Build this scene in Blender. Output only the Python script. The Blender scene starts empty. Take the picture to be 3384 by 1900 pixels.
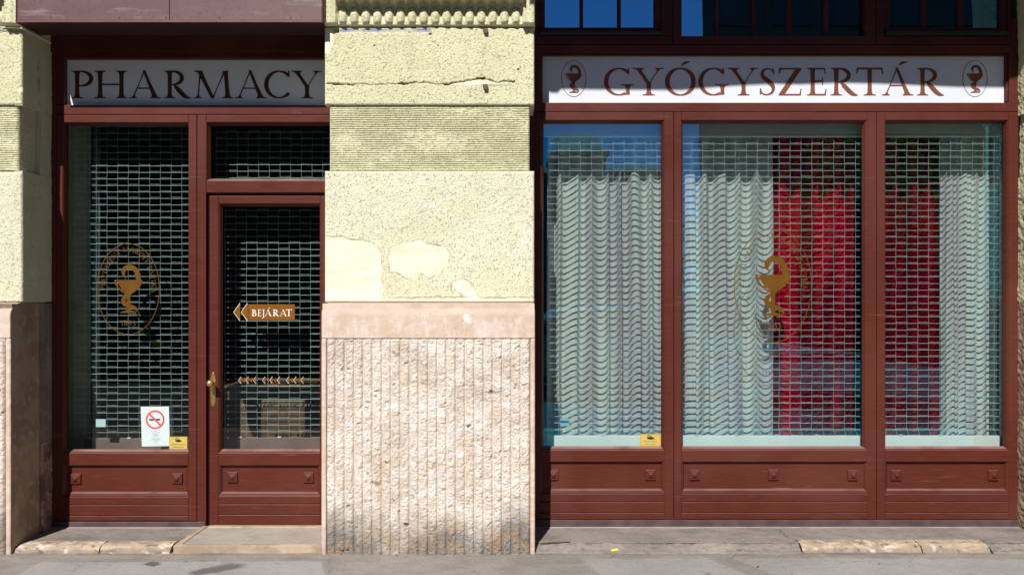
import bpy, bmesh, math, random
import numpy as np
from mathutils import Vector, Matrix

# ------------------------------------------------------------------ camera, sky, sun, exposure
SC = bpy.context.scene
COL = SC.collection
D, FPX, CZ = 5.4, 2873.0, 1.62          # distance camera - pier plane (Y=0), focal length in photo pixels, eye height
cam_d = bpy.data.cameras.new('camera')
cam_d.sensor_width = 36.0
cam_d.lens = 36.0 * FPX / 3384.0
cam_d.clip_end = 1000
cam = bpy.data.objects.new('camera', cam_d)
COL.objects.link(cam)
cam.location = (0, -D, CZ)
cam.rotation_euler = (math.radians(90), 0, 0)
SC.camera = cam

TO_SUN = Vector((-0.25, -1.0, 0.97)).normalized()
ELEV = math.asin(TO_SUN.z)
AZ = math.atan2(TO_SUN.x, TO_SUN.y)      # from +Y towards +X
W = bpy.data.worlds.new('World')
SC.world = W
W.use_nodes = True
wn = W.node_tree.nodes
sky = wn.new('ShaderNodeTexSky')
sky.sky_type = 'NISHITA'
sky.sun_disc = False
sky.sun_elevation = ELEV
sky.sun_rotation = AZ
sky.altitude = 2500
sky.air_density = 1.0
sky.dust_density = 0.0
sky.ozone_density = 6.0
wn['Background'].inputs['Strength'].default_value = 0.053
W.node_tree.links.new(sky.outputs['Color'], wn['Background'].inputs['Color'])
sl = bpy.data.lights.new('sun', 'SUN')
sl.energy = 5.0
sl.angle = math.radians(0.5)
sl.color = (1.0, 0.955, 0.88)
so = bpy.data.objects.new('sun', sl)
COL.objects.link(so)
so.location = (-5, -20, 20)
so.rotation_euler = TO_SUN.to_track_quat('Z', 'Y').to_euler()
SC.view_settings.view_transform = 'Standard'
SC.view_settings.look = 'None'
SC.view_settings.exposure = 0.25
SC.view_settings.gamma = 1.0
SC.render.engine = 'CYCLES'
SC.cycles.max_bounces = 8
SC.cycles.transparent_max_bounces = 24
SC.cycles.caustics_reflective = False
SC.cycles.caustics_refractive = False

random.seed(4)
F = 0.35                                  # front face of the timber frames
G = 0.392                                 # glass plane


def X(px, Y=F):
    return (px - 1692.0) * (Y + D) / FPX


def Z(py, Y=F):
    return CZ - (py - 950.0) * (Y + D) / FPX


# ------------------------------------------------------------------ numpy noise
_rt = np.random.RandomState(7).rand(256, 256)


def vnoise(x, y, seed=0):
    x = np.asarray(x, float) + seed * 17.31
    y = np.asarray(y, float) + seed * 5.77
    xi = np.floor(x).astype(int)
    yi = np.floor(y).astype(int)
    fx = x - xi
    fy = y - yi
    fx = fx * fx * (3 - 2 * fx)
    fy = fy * fy * (3 - 2 * fy)
    a = _rt[xi % 256, yi % 256]
    b = _rt[(xi + 1) % 256, yi % 256]
    c = _rt[xi % 256, (yi + 1) % 256]
    d = _rt[(xi + 1) % 256, (yi + 1) % 256]
    return (a * (1 - fx) + b * fx) * (1 - fy) + (c * (1 - fx) + d * fx) * fy


def fbm(x, y, seed=0, octaves=4, gain=0.5):
    s = 0.0
    amp = 1.0
    t = 0.0
    for o in range(octaves):
        s = s + amp * vnoise(x * 2 ** o, y * 2 ** o, seed + o * 3)
        t += amp
        amp *= gain
    return s / t


def poly_mask(x, z, poly, soft=0.004, wob=0.012, seed=1):
    """1 inside a polygon (world X, Z), with a wobbly edge"""
    x = x + (fbm(x * 30, z * 30, seed, 3) - 0.5) * 2 * wob
    z = z + (fbm(x * 30 + 9, z * 30 + 4, seed + 5, 3) - 0.5) * 2 * wob
    inside = np.zeros(x.shape, bool)
    dmin = np.full(x.shape, 1e9)
    n = len(poly)
    for i in range(n):
        x0, z0 = poly[i]
        x1, z1 = poly[(i + 1) % n]
        c = ((z0 > z) != (z1 > z)) & (x < (x1 - x0) * (z - z0) / (z1 - z0 + 1e-12) + x0)
        inside ^= c
        dx, dz = x1 - x0, z1 - z0
        t = np.clip(((x - x0) * dx + (z - z0) * dz) / (dx * dx + dz * dz + 1e-12), 0, 1)
        dmin = np.minimum(dmin, np.hypot(x - x0 - t * dx, z - z0 - t * dz))
    sd = np.where(inside, dmin, -dmin)
    return np.clip(sd / soft * 0.5 + 0.5, 0, 1)


def line_mask(x, z, pts, w, wob=0.006, seed=2):
    z = z + (fbm(x * 45, z * 45, seed, 3) - 0.5) * 2 * wob
    x = x + (fbm(x * 45 + 7, z * 45, seed + 3, 3) - 0.5) * 2 * wob
    dmin = np.full(x.shape, 1e9)
    for (x0, z0), (x1, z1) in zip(pts[:-1], pts[1:]):
        dx, dz = x1 - x0, z1 - z0
        t = np.clip(((x - x0) * dx + (z - z0) * dz) / (dx * dx + dz * dz + 1e-12), 0, 1)
        dmin = np.minimum(dmin, np.hypot(x - x0 - t * dx, z - z0 - t * dz))
    return np.clip(1 - dmin / w, 0, 1)


# ------------------------------------------------------------------ node helper
class NT:
    def __init__(self, name):
        self.m = bpy.data.materials.new(name)
        self.m.use_nodes = True
        self.t = self.m.node_tree
        self.b = self.t.nodes['Principled BSDF']
        self.out = self.t.nodes['Material Output']
        self._pos = None

    def n(self, kind, **kw):
        nd = self.t.nodes.new('ShaderNode' + kind)
        for k, v in kw.items():
            setattr(nd, k, v)
        return nd

    def put(self, sock, v):
        if isinstance(v, bpy.types.NodeSocket):
            self.t.links.new(v, sock)
        else:
            if sock.type == 'RGBA' and not isinstance(v, (int, float)) and len(v) == 3:
                v = (*v, 1)
            sock.default_value = v

    def pos(self, scale=(1, 1, 1)):
        if self._pos is None:
            self._pos = self.n('NewGeometry').outputs['Position']
        mp = self.n('Mapping')
        self.put(mp.inputs['Vector'], self._pos)
        mp.inputs['Scale'].default_value = scale
        return mp.outputs[0]

    def noise(self, scale, detail=3, vec=(1, 1, 1), rough=0.5, dist=0.0):
        nd = self.n('TexNoise')
        self.put(nd.inputs['Vector'], self.pos(vec))
        nd.inputs['Scale'].default_value = scale
        nd.inputs['Detail'].default_value = detail
        nd.inputs['Roughness'].default_value = rough
        nd.inputs['Distortion'].default_value = dist
        return nd.outputs['Fac']

    def voro(self, scale, vec=(1, 1, 1), feature='F1'):
        nd = self.n('TexVoronoi', feature=feature)
        self.put(nd.inputs['Vector'], self.pos(vec))
        nd.inputs['Scale'].default_value = scale
        return nd.outputs['Distance']

    def ramp(self, fac, a, b, ca=0.0, cb=1.0):
        nd = self.n('MapRange')
        nd.interpolation_type = 'SMOOTHSTEP'
        self.put(nd.inputs['Value'], fac)
        nd.inputs['From Min'].default_value = a
        nd.inputs['From Max'].default_value = b
        nd.inputs['To Min'].default_value = ca
        nd.inputs['To Max'].default_value = cb
        return nd.outputs['Result']

    def mix(self, f, a, b, mode='MIX'):
        nd = self.n('Mix', data_type='RGBA', blend_type=mode)
        self.put(nd.inputs[0], f)
        self.put(nd.inputs[6], a)
        self.put(nd.inputs[7], b)
        return nd.outputs[2]

    def math(self, op, a, b=0.0):
        nd = self.n('Math', operation=op)
        self.put(nd.inputs[0], a)
        self.put(nd.inputs[1], b)
        return nd.outputs[0]

    def attr(self, name='m'):
        nd = self.n('Attribute')
        nd.attribute_name = name
        sp = self.n('SeparateColor')
        self.t.links.new(nd.outputs['Color'], sp.inputs[0])
        return sp.outputs

    def bump(self, h, strength=0.5, dist=0.01):
        nd = self.n('Bump')
        self.put(nd.inputs['Height'], h)
        self.put(nd.inputs['Strength'], strength)
        nd.inputs['Distance'].default_value = dist
        self.t.links.new(nd.outputs[0], self.b.inputs['Normal'])

    def done(self, col, rough=0.6, metal=0.0, spec=0.5):
        self.put(self.b.inputs['Base Color'], col)
        self.put(self.b.inputs['Roughness'], rough)
        self.put(self.b.inputs['Metallic'], metal)
        self.b.inputs['Specular IOR Level'].default_value = spec
        return self.m


def m_wood(name='red_brown_paint', base=(0.080, 0.0165, 0.0105), light=(0.102, 0.0235, 0.0155), rough=0.45):
    t = NT(name)
    g = t.noise(14, 5, (0.6, 1, 9), 0.6)
    g2 = t.noise(3.0, 3)
    c = t.mix(t.ramp(g, 0.35, 0.7), base, light)
    c = t.mix(t.ramp(g2, 0.45, 0.75, 0, 0.5), c, (0.078, 0.016, 0.012))
    # pale dust specks and long scuffs
    sp = t.voro(42)
    k = t.noise(11, 2)
    f = t.math('MULTIPLY', t.ramp(sp, 0.05, 0.09, 1, 0), t.ramp(k, 0.5, 0.62))
    c = t.mix(t.math('MULTIPLY', f, 0.55), c, (0.42, 0.26, 0.22))
    s = t.noise(9, 4, (0.35, 1, 16), 0.55, 0.5)
    s2 = t.noise(2.7, 2, (1, 1, 1.6))
    f2 = t.math('MULTIPLY', t.ramp(s, 0.65, 0.72), t.ramp(s2, 0.47, 0.60))
    c = t.mix(t.math('MULTIPLY', f2, 0.5), c, (0.36, 0.2, 0.18))
    nz = t.n('SeparateXYZ')
    t.t.links.new(t.n('NewGeometry').outputs['Normal'], nz.inputs[0])
    dust_glint = t.math('MULTIPLY', t.ramp(nz.outputs[2], 0.66, 0.9, 0, 0.5), t.ramp(t.noise(6, 4, (1, 1, 1)), 0.25, 0.6, 0.45, 1.0))
    c = t.mix(dust_glint, c, (0.42, 0.29, 0.26))  # upward faces paled: thin dust plus painted highlights on beads and edges
    big = t.noise(1.6, 3, (1, 1, .7))
    c = t.mix(t.ramp(big, 0.42, 0.68, 0, 0.35), c, (0.14, 0.045, 0.034))
    t.bump(t.math('ADD', t.noise(22, 4, (0.5, 1, 12)), t.math('MULTIPLY', t.noise(400, 2), 0.15)), 0.14, 0.002)
    return t.done(c, t.ramp(g2, 0.3, 0.7, rough - 0.07, rough + 0.1), 0, 0.22)


def m_plaster(name='yellow_plaster', base=(0.675, 0.66, 0.465), pits=1.0):
    t = NT(name)
    a = t.attr()
    big = t.noise(2.2, 4)
    c = t.mix(t.ramp(big, 0.35, 0.7), base, (base[0] * .92, base[1] * .93, base[2] * .86))
    fine = t.noise(150, 3)
    c = t.mix(t.ramp(fine, 0.4, 0.7, 0, 0.35), c, (base[0] * .78, base[1] * .76, base[2] * .62))
    pn = t.noise(95, 3, (1, 1, 1.2), 0.6, 0.3)
    pit = t.math('MULTIPLY', t.ramp(pn, 0.60, 0.68), t.math('SUBTRACT', 1.0, a[0]))
    c = t.mix(t.math('MULTIPLY', pit, 0.36 * pits), c, (0.30, 0.26, 0.14))
    strk = t.noise(7, 5, (1, 1, 0.22), 0.6, 0.4)
    c = t.mix(t.ramp(strk, 0.50, 0.72, 0, 0.38), c, (base[0] * .72, base[1] * .70, base[2] * .72))
    c = t.mix(t.ramp(t.noise(4.5, 5, (1, 1, 1), 0.65), 0.56, 0.72, 0, 0.5), c, (min(1, base[0] * 1.12), min(1, base[1] * 1.12), min(1, base[2] * 1.35)))
    # smooth patches
    pc = t.mix(t.ramp(t.noise(9, 4, (1, 1, 2.2)), 0.35, 0.7), (0.79, 0.76, 0.62), (0.72, 0.67, 0.53))
    c = t.mix(a[0], c, pc)
    c = t.mix(t.math('MULTIPLY', a[1], 0.85), c, (0.16, 0.11, 0.07))
    c = t.mix(t.math('MULTIPLY', a[2], 0.7), c, t.mix(t.ramp(t.noise(26, 2), 0.4, 0.55), (0.30, 0.25, 0.33), (0.10, 0.18, 0.60)))
    h = t.math('SUBTRACT', t.math('MULTIPLY', t.noise(95, 4, (1, 1, 1), 0.6), 1.0), t.math('MULTIPLY', pit, 1.2))
    st = t.math('MULTIPLY', t.math('SUBTRACT', 1.0, t.math('MULTIPLY', a[0], 0.88)), 0.9)
    t.bump(h, st, 0.0055)
    return t.done(c, 0.95, 0, 0.2)


def m_stone(name='rough_stone', c1=(0.82, 0.755, 0.695), c2=(0.70, 0.60, 0.51), dirt=1.0, bump=1.0, dist=0.016):
    t = NT(name)
    a = t.attr()
    n1 = t.noise(6, 5, (1, 1, 1), 0.6)
    c = t.mix(t.ramp(n1, 0.38, 0.62), c1, c2)
    c = t.mix(t.ramp(t.noise(17, 4), 0.52, 0.7), c, (c1[0] * 1.08, c1[1] * 1.1, c1[2] * 1.18))
    c = t.mix(t.ramp(t.noise(38, 4, (1, 1, 1), 0.65), 0.58, 0.74, 0, 0.7), c, (0.45, 0.34, 0.25))
    c = t.mix(t.ramp(t.noise(3.2, 5, (1, 1, .6), 0.65, .5), 0.52, 0.70, 0, 0.5), c, (0.47, 0.375, 0.29))
    c = t.mix(t.math('MULTIPLY', a[0], 0.9), c, t.mix(t.ramp(t.noise(13, 3), 0.4, 0.6), (0.21, 0.195, 0.185), (0.30, 0.22, 0.155)))
    c = t.mix(t.math('MULTIPLY', a[1], 0.9), c, (0.10, 0.075, 0.055))
    c = t.mix(a[2], c, (0.80, 0.70, 0.64))
    t.bump(t.noise(70, 5, (1, 1, 1), 0.65), bump, dist)
    return t.done(c, 0.93, 0, 0.2)


def m_smooth_stone():
    t = NT('smooth_pink_stone')
    a = t.attr()
    n1 = t.noise(5, 5, (1, 1, 1.2), 0.6, 0.4)
    c = t.mix(t.ramp(n1, 0.38, 0.62), (0.56, 0.42, 0.33), (0.63, 0.52, 0.45))
    v = t.noise(16, 4, (1, 1, 0.35), 0.6)
    c = t.mix(t.math('MULTIPLY', t.ramp(v, 0.46, 0.72), a[2]), c, (0.70, 0.61, 0.59))
    c = t.mix(t.math('MULTIPLY', a[0], 0.85), c, (0.42, 0.335, 0.285))
    p = t.voro(30)
    c = t.mix(t.math('MULTIPLY', t.ramp(p, 0.06, 0.12, 1, 0), 0.7), c, (0.20, 0.13, 0.09))
    c = t.mix(t.ramp(t.noise(45, 4, (1, 1, 1), 0.7), 0.62, 0.74, 0, 0.6), c, (0.36, 0.23, 0.15))
    c = t.mix(a[1], c, (0.84, 0.76, 0.68))
    t.bump(t.noise(60, 4), 0.35, 0.006)
    return t.done(c, 0.8, 0, 0.3)


def m_pavement(name, c1, c2, grain=1.0):
    t = NT(name)
    a = t.attr()
    n1 = t.noise(1.9, 6, (1, 1.3, 1), 0.65, 0.3)
    c = t.mix(t.ramp(n1, 0.38, 0.65), c1, c2)
    c = t.mix(t.ramp(t.noise(9, 4, (1, 1.6, 1), 0.6), 0.45, 0.72, 0, 0.45), c, (c1[0] * .62, c1[1] * .6, c1[2] * .6))
    c = t.mix(t.math('MULTIPLY', a[0], 0.6), c, (0.44, 0.44, 0.455))
    c = t.mix(t.ramp(t.noise(190, 3, (1, 1, 1), 0.7), 0.56, 0.7, 0, 0.6 * grain), c, (0.16, 0.145, 0.13))
    c = t.mix(t.ramp(t.noise(120, 2, (1, 1, 1), 0.7), 0.63, 0.7, 0, 0.5 * grain), c, (0.62, 0.58, 0.54))
    sp = t.voro(48)
    c = t.mix(t.math('MULTIPLY', t.ramp(sp, 0.10, 0.2, 1, 0), t.ramp(t.noise(5, 3), .45, .6, 0, .6)), c, (0.13, 0.115, 0.10))
    c = t.mix(t.ramp(t.noise(26, 5, (1, 2.2, 1), .7), .55, .72, 0, .45), c, (0.14, 0.125, 0.115))
    c = t.mix(t.math('MULTIPLY', a[1], 0.85), c, (0.075, 0.078, 0.085))
    c = t.mix(t.math('MULTIPLY', a[2], 0.6), c, (0.52, 0.37, 0.23))
    t.bump(t.noise(110, 5, (1, 1, 1), 0.7), 0.7 * grain, 0.006)
    return t.done(c, 0.9, 0, 0.3)


def m_plain(name, col, rough=0.5, metal=0.0, spec=0.5, var=0.12, nscale=12, bump=0.0):
    t = NT(name)
    c = t.mix(t.ramp(t.noise(nscale, 4), 0.3, 0.7), [v * (1 - var) for v in col], [min(1, v * (1 + var)) for v in col])
    if bump:
        t.bump(t.noise(nscale * 8, 3), bump, 0.003)
    return t.done(c, rough, metal, spec)


def m_glass(name='window_glass', tint=(0.80, 0.91, 0.88), refl=0.16, gloss=(0.62, 0.86, 1.0), rough=0.0):
    t = NT(name)
    t.t.nodes.remove(t.b)
    tr = t.n('BsdfTransparent')
    tr.inputs[0].default_value = (*tint, 1)
    gl = t.n('BsdfGlossy')
    gl.inputs['Color'].default_value = (*gloss, 1)
    gl.inputs['Roughness'].default_value = rough
    nb = t.n('Bump')
    t.put(nb.inputs['Height'], t.noise(2.3, 2))
    nb.inputs['Strength'].default_value = 0.02
    nb.inputs['Distance'].default_value = 0.02
    t.t.links.new(nb.outputs[0], gl.inputs['Normal'])
    lw = t.n('LayerWeight')
    lw.inputs[0].default_value = 0.5
    f = t.math('ADD', t.math('MULTIPLY', t.math('POWER', lw.outputs['Facing'], 4.0), 0.8), refl)
    mx = t.n('MixShader')
    t.put(mx.inputs[0], f)
    t.t.links.new(tr.outputs[0], mx.inputs[1])
    t.t.links.new(gl.outputs[0], mx.inputs[2])
    t.t.links.new(mx.outputs[0], t.out.inputs[0])
    return t.m


def m_cloth(name, c1, c2, trans=0.25):
    t = NT(name)
    t.t.nodes.remove(t.b)
    c = t.mix(t.ramp(t.noise(11, 2, (1, .2, .04)), 0.42, 0.58), c1, c2)
    c = t.mix(t.ramp(t.noise(260, 2), 0.3, 0.7, 0, 0.25), c, [v * .7 for v in c1])
    d = t.n('BsdfDiffuse')
    tl = t.n('BsdfTranslucent')
    t.put(d.inputs[0], c)
    t.put(tl.inputs[0], c)
    mx = t.n('MixShader')
    mx.inputs[0].default_value = trans
    t.t.links.new(d.outputs[0], mx.inputs[1])
    t.t.links.new(tl.outputs[0], mx.inputs[2])
    t.t.links.new(mx.outputs[0], t.out.inputs[0])
    return t.m


WOOD = m_wood()
WOOD_SHADED = m_wood('shade_darkened_paint', (0.060, 0.014, 0.013), (0.08, 0.020, 0.018), 0.5)  # red-brown paint again, with shade put into the colour for shaded frames
PLINTH = m_plain('weathered_metal_plinth', (0.085, 0.052, 0.056), 0.6, 0.0, 0.4, 0.25, 9)
PLAST = m_plaster()
PLASTB = m_plaster('pale_yellow_plaster', (0.72, 0.71, 0.555), .85)
STONE = m_stone()
SMOOTH = m_smooth_stone()
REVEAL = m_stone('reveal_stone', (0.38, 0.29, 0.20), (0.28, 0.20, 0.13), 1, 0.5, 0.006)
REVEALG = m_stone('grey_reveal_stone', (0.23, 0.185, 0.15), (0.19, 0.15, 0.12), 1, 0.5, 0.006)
PAVE = m_pavement('pavement_concrete', (0.30, 0.27, 0.25), (0.225, 0.205, 0.19), 1.2)
APRON = m_pavement('apron_concrete', (0.30, 0.26, 0.23), (0.22, 0.19, 0.17), 1.1)
KERB = m_stone('worn_orange_kerb', (0.46, 0.36, 0.26), (0.33, 0.255, 0.185), 1, 0.5, 0.006)
STEP = m_pavement('step_granite', (0.43, 0.385, 0.34), (0.37, 0.33, 0.29), 1.2)
GLASS = m_glass('window_glass', (0.93, 1.0, 0.99), 0.29, (0.07, 0.62, 1.0))
GLASSL = m_glass('door_glass', (0.80, 0.90, 0.89), 0.06, (0.85, 0.9, 1.0))
GLASSU = m_glass('upper_glass', (0.45, 0.5, 0.55), 0.60, (0.20, 0.62, 1.0))
EDGE = m_plain('glass_edge', (0.12, 0.30, 0.28), 0.2, 0, 0.6)
WIRE = m_plain('galvanised_wire', (0.66, 0.80, 0.78), 0.35, 0.1, 0.6, 0.15, 30)
WHITEB = m_plain('white_green_board', (0.84, 0.88, 0.84), 0.45, 0, 0.5, 0.05, 4)
BRNB = m_plain('brown_inner_board', (0.20, 0.115, 0.105), 0.5, 0, 0.5, 0.12, 6)
CURT = m_cloth('white_curtain_cloth', (0.82, 0.88, 0.86), (0.66, 0.63, 0.68))
CURTR = m_cloth('red_curtain_cloth', (0.58, 0.003, 0.032), (0.16, 0.001, 0.009), 0.15)  # darker strips paint the shade of the folds into the red
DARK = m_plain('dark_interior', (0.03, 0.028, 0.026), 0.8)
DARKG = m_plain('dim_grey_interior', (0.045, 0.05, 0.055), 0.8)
SIGNW = m_plain('white_sign_face', (0.66, 0.70, 0.79), 0.35, 0, 0.3, 0.02, 3)
SIGN_SHADED = m_plain('shade_blued_sign_face', (0.80, 0.86, 0.95), 0.3, 0, 0.5, 0.03, 3)  # white face, the blue of the awning's shade mixed into its colour
LETTER = m_plain('brown_lettering', (0.20, 0.070, 0.038), 0.4, 0, 0.2, 0.08, 5)
LETTER_SHADED = m_plain('shaded_brown_lettering', (0.09, 0.032, 0.014), 0.4, 0, 0.2, 0.08, 5)  # same lettering brown, darkened in colour for the shade under the awning
GOLD = m_plain('ochre_foil', (0.125, 0.054, 0.003), 0.45, 0.0, 0.3, 0.15, 8)
ARROWC = m_plain('orange_foil', (0.20, 0.072, 0.003), 0.45, 0.0, 0.3, 0.05, 8)
BRASS = m_plain('worn_brass', (0.55, 0.40, 0.15), 0.32, 0.85, 0.5, 0.25, 40)
PAPER = m_plain('white_paper', (0.58, 0.68, 0.71), 0.35, 0, 0.5, 0.02, 6)
SLEEVE = m_glass('plastic_sleeve', (0.8, 0.88, 0.9), 0.12, (1, 1, 1), 0.08)
REDP = m_plain('red_print', (0.66, 0.085, 0.05), 0.5)
TEALP = m_plain('teal_print', (0.01, 0.07, 0.08), 0.5)
BLACKP = m_plain('black_print', (0.02, 0.02, 0.022), 0.5)
YELL = m_plain('yellow_sticker_face', (0.56, 0.42, 0.10), 0.4, 0, 0.5, 0.04, 8)
WHITEP = m_plain('white_foil', (0.85, 0.86, 0.85), 0.4)
OAK = m_plain('oak_counter', (0.11, 0.052, 0.026), 0.45, 0, 0.5, 0.3, 14)


def m_awning():
    t = NT('perforated_maroon_metal')
    v = t.n('TexVoronoi')
    t.put(v.inputs['Vector'], t.pos())
    v.inputs['Scale'].default_value = 150
    v.inputs['Randomness'].default_value = 0.0
    hole = t.ramp(v.outputs['Distance'], 0.2, 0.34, 1, 0)
    c = t.mix(t.ramp(t.noise(3, 4, (1, 1, 3)), 0.35, 0.7), (0.128, 0.064, 0.070), (0.105, 0.048, 0.053))
    c = t.mix(t.ramp(t.noise(5, 5, (0.6, 1, 4), .6), 0.56, 0.76, 0, 0.6), c, (0.30, 0.22, 0.25))
    c = t.mix(t.ramp(t.noise(60, 4), .5, .7, 0, .5), c, (.07, .03, .035))
    c = t.mix(t.math('MULTIPLY', hole, 0.85), c, (0.015, 0.01, 0.01))
    return t.done(c, 0.5, 0.0, 0.5)


AWN = m_awning()


# ------------------------------------------------------------------ mesh helpers
class MB:
    def __init__(self):
        self.v = []
        self.f = []

    def add(self, verts, faces):
        n = len(self.v)
        self.v += [tuple(p) for p in verts]
        self.f += [tuple(i + n for i in fc) for fc in faces]

    def box(self, x0, x1, y0, y1, z0, z1):
        if x0 > x1: x0, x1 = x1, x0
        if y0 > y1: y0, y1 = y1, y0
        if z0 > z1: z0, z1 = z1, z0
        self.add([(x0, y0, z0), (x1, y0, z0), (x1, y1, z0), (x0, y1, z0), (x0, y0, z1), (x1, y0, z1), (x1, y1, z1), (x0, y1, z1)],
                 [(0, 3, 2, 1), (4, 5, 6, 7), (0, 1, 5, 4), (1, 2, 6, 5), (2, 3, 7, 6), (3, 0, 4, 7)])
        return self

    def pbox(self, a, b, t, u, y0=F, y1=None):
        """box from photo pixels at depth y0: left, right, top, bottom"""
        return self.box(X(a, y0), X(b, y0), y0, y0 + 0.07 if y1 is None else y1, Z(u, y0), Z(t, y0))

    def ring(self, x0, x1, z0, z1, w, yo, yi):
        """mitred picture-frame bead from an outer rectangle at yo to an inner one (w smaller) at yi"""
        o = [(x0, yo, z0), (x1, yo, z0), (x1, yo, z1), (x0, yo, z1)]
        i = [(x0 + w, yi, z0 + w), (x1 - w, yi, z0 + w), (x1 - w, yi, z1 - w), (x0 + w, yi, z1 - w)]
        self.add(o + i, [(0, 1, 5, 4), (1, 2, 6, 5), (2, 3, 7, 6), (3, 0, 4, 7)])
        return self

    def tube(self, p, q, r, n=4):
        p = Vector(p)
        q = Vector(q)
        d = (q - p).normalized()
        u = d.orthogonal().normalized()
        w = d.cross(u)
        vs = []
        for c in (p, q):
            for k in range(n):
                a = 2 * math.pi * k / n + math.pi / 4
                vs.append(c + u * math.cos(a) * r + w * math.sin(a) * r)
        fs = [(k, (k + 1) % n, n + (k + 1) % n, n + k) for k in range(n)]
        fs += [tuple(range(n))[::-1], tuple(range(n, 2 * n))]
        self.add(vs, fs)

    def path(self, pts, r, n=6):
        for a, b in zip(pts[:-1], pts[1:]):
            self.tube(a, b, r, n)

    def flat(self, pts, y, t=0.0012):
        """polygon in X,Z extruded from y (front) back by t"""
        n = len(pts)
        vs = [(a, y, b) for a, b in pts] + [(a, y + t, b) for a, b in pts]
        fs = [tuple(range(n))] + [tuple(range(n, 2 * n))[::-1]]
        fs += [(k, k + n, (k + 1) % n + n, (k + 1) % n) for k in range(n)]
        self.add(vs, fs)

    def ribbon(self, pts, ws, y, t=0.0012):
        """strip along 2D points with a width at each; built as quads with sides"""
        L, R = [], []
        n = len(pts)
        for i in range(n):
            a = pts[max(i - 1, 0)]
            b = pts[min(i + 1, n - 1)]
            dx, dz = b[0] - a[0], b[1] - a[1]
            l = math.hypot(dx, dz) or 1
            nx, nz = -dz / l, dx / l
            h = ws[i] / 2
            L.append((pts[i][0] + nx * h, pts[i][1] + nz * h))
            R.append((pts[i][0] - nx * h, pts[i][1] - nz * h))
        vs = [(p[0], y, p[1]) for p in L] + [(p[0], y, p[1]) for p in R] + \
             [(p[0], y + t, p[1]) for p in L] + [(p[0], y + t, p[1]) for p in R]
        fs = []
        for i in range(n - 1):
            fs += [(i, i + 1, n + i + 1, n + i), (2 * n + i, 3 * n + i, 3 * n + i + 1, 2 * n + i + 1),
                   (i, 2 * n + i, 2 * n + i + 1, i + 1), (n + i, n + i + 1, 3 * n + i + 1, 3 * n + i)]
        self.add(vs, fs)

    def lathe(self, prof, c, axis='z', n=20):
        """prof: (radius, height) list"""
        vs, fs = [], []
        for r, h in prof:
            for k in range(n):
                a = 2 * math.pi * k / n
                if axis == 'z':
                    vs.append((c[0] + r * math.cos(a), c[1] + r * math.sin(a), c[2] + h))
                else:
                    vs.append((c[0] + r * math.cos(a), c[1] + h, c[2] + r * math.sin(a)))
        for i in range(len(prof) - 1):
            for k in range(n):
                fs.append((i * n + k, i * n + (k + 1) % n, (i + 1) * n + (k + 1) % n, (i + 1) * n + k))
        fs += [tuple(range(n))[::-1], tuple(range((len(prof) - 1) * n, len(prof) * n))]
        self.add(vs, fs)

    def build(self, name, mat, parent=None, bevel=0.0, smooth=False, seg=2, **tags):
        me = bpy.data.meshes.new(name)
        me.from_pydata(self.v, [], self.f)
        me.update()
        bm = bmesh.new()
        bm.from_mesh(me)
        bmesh.ops.recalc_face_normals(bm, faces=bm.faces)
        bm.to_mesh(me)
        bm.free()
        return finish(name, me, mat, parent, bevel, smooth, seg, **tags)


def boxes(name, mat, parent, bevel, *bs):
    """each box its own part; a box is (x0, x1, y0, y1, z0, z1)"""
    for b in bs:
        MB().box(*b).build(name, mat, parent, bevel)


def pb(a, b, t, u, y0=F, y1=None):
    return (X(a, y0), X(b, y0), y0, y0 + 0.07 if y1 is None else y1, Z(u, y0), Z(t, y0))


def link_parent(o, parent):
    if parent is not None:
        o.parent = parent
        o.matrix_parent_inverse = Matrix.Translation(-WORLD[parent.name])


WORLD = {}


def finish(name, me, mat, parent=None, bevel=0.0, smooth=False, seg=2, **tags):
    me.materials.append(mat)
    if smooth:
        me.polygons.foreach_set('use_smooth', [True] * len(me.polygons))
    o = bpy.data.objects.new(name, me)
    COL.objects.link(o)
    if parent is None:
        n = len(me.vertices)
        co = np.empty(n * 3)
        me.vertices.foreach_get('co', co)
        co = co.reshape(-1, 3)
        lo, hi = co.min(0), co.max(0)
        base = np.array([(lo[0] + hi[0]) / 2, (lo[1] + hi[1]) / 2, lo[2]])
        me.vertices.foreach_set('co', (co - base).ravel())
        me.update()
        o.location = base.tolist()
        WORLD[o.name] = Vector(base.tolist())
    else:
        link_parent(o, parent)
        WORLD[o.name] = Vector((0, 0, 0))
    if bevel:
        bv = o.modifiers.new('bevel', 'BEVEL')
        bv.width = bevel
        bv.segments = seg
        bv.limit_method = 'ANGLE'
        bv.angle_limit = math.radians(40)
    for k, v in tags.items():
        o[k] = v
    return o


def thing(name, loc, label, category, group=None):
    o = bpy.data.objects.new(name, None)
    COL.objects.link(o)
    o.location = loc
    o.empty_display_size = 0.1
    WORLD[o.name] = Vector(loc)
    o['label'] = label
    o['category'] = category
    if group:
        o['group'] = group
    return o


def grid_mesh(name, P, mat, parent=None, attr=None, smooth=True, closed_sides=None, **tags):
    """P: (nu, nv, 3) world points"""
    nu, nv = P.shape[:2]
    idx = np.arange(nu * nv).reshape(nu, nv)
    q = np.stack([idx[:-1, :-1], idx[1:, :-1], idx[1:, 1:], idx[:-1, 1:]], -1).reshape(-1, 4)
    me = bpy.data.meshes.new(name)
    me.from_pydata(P.reshape(-1, 3).tolist(), [], q.tolist())
    me.update()
    if attr is not None:
        a = me.color_attributes.new('m', 'FLOAT_COLOR', 'POINT')
        c = np.ones((nu * nv, 4))
        c[:, :3] = attr.reshape(-1, 3)
        a.data.foreach_set('color', c.ravel())
    return finish(name, me, mat, parent, 0, smooth, **tags)


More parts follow.
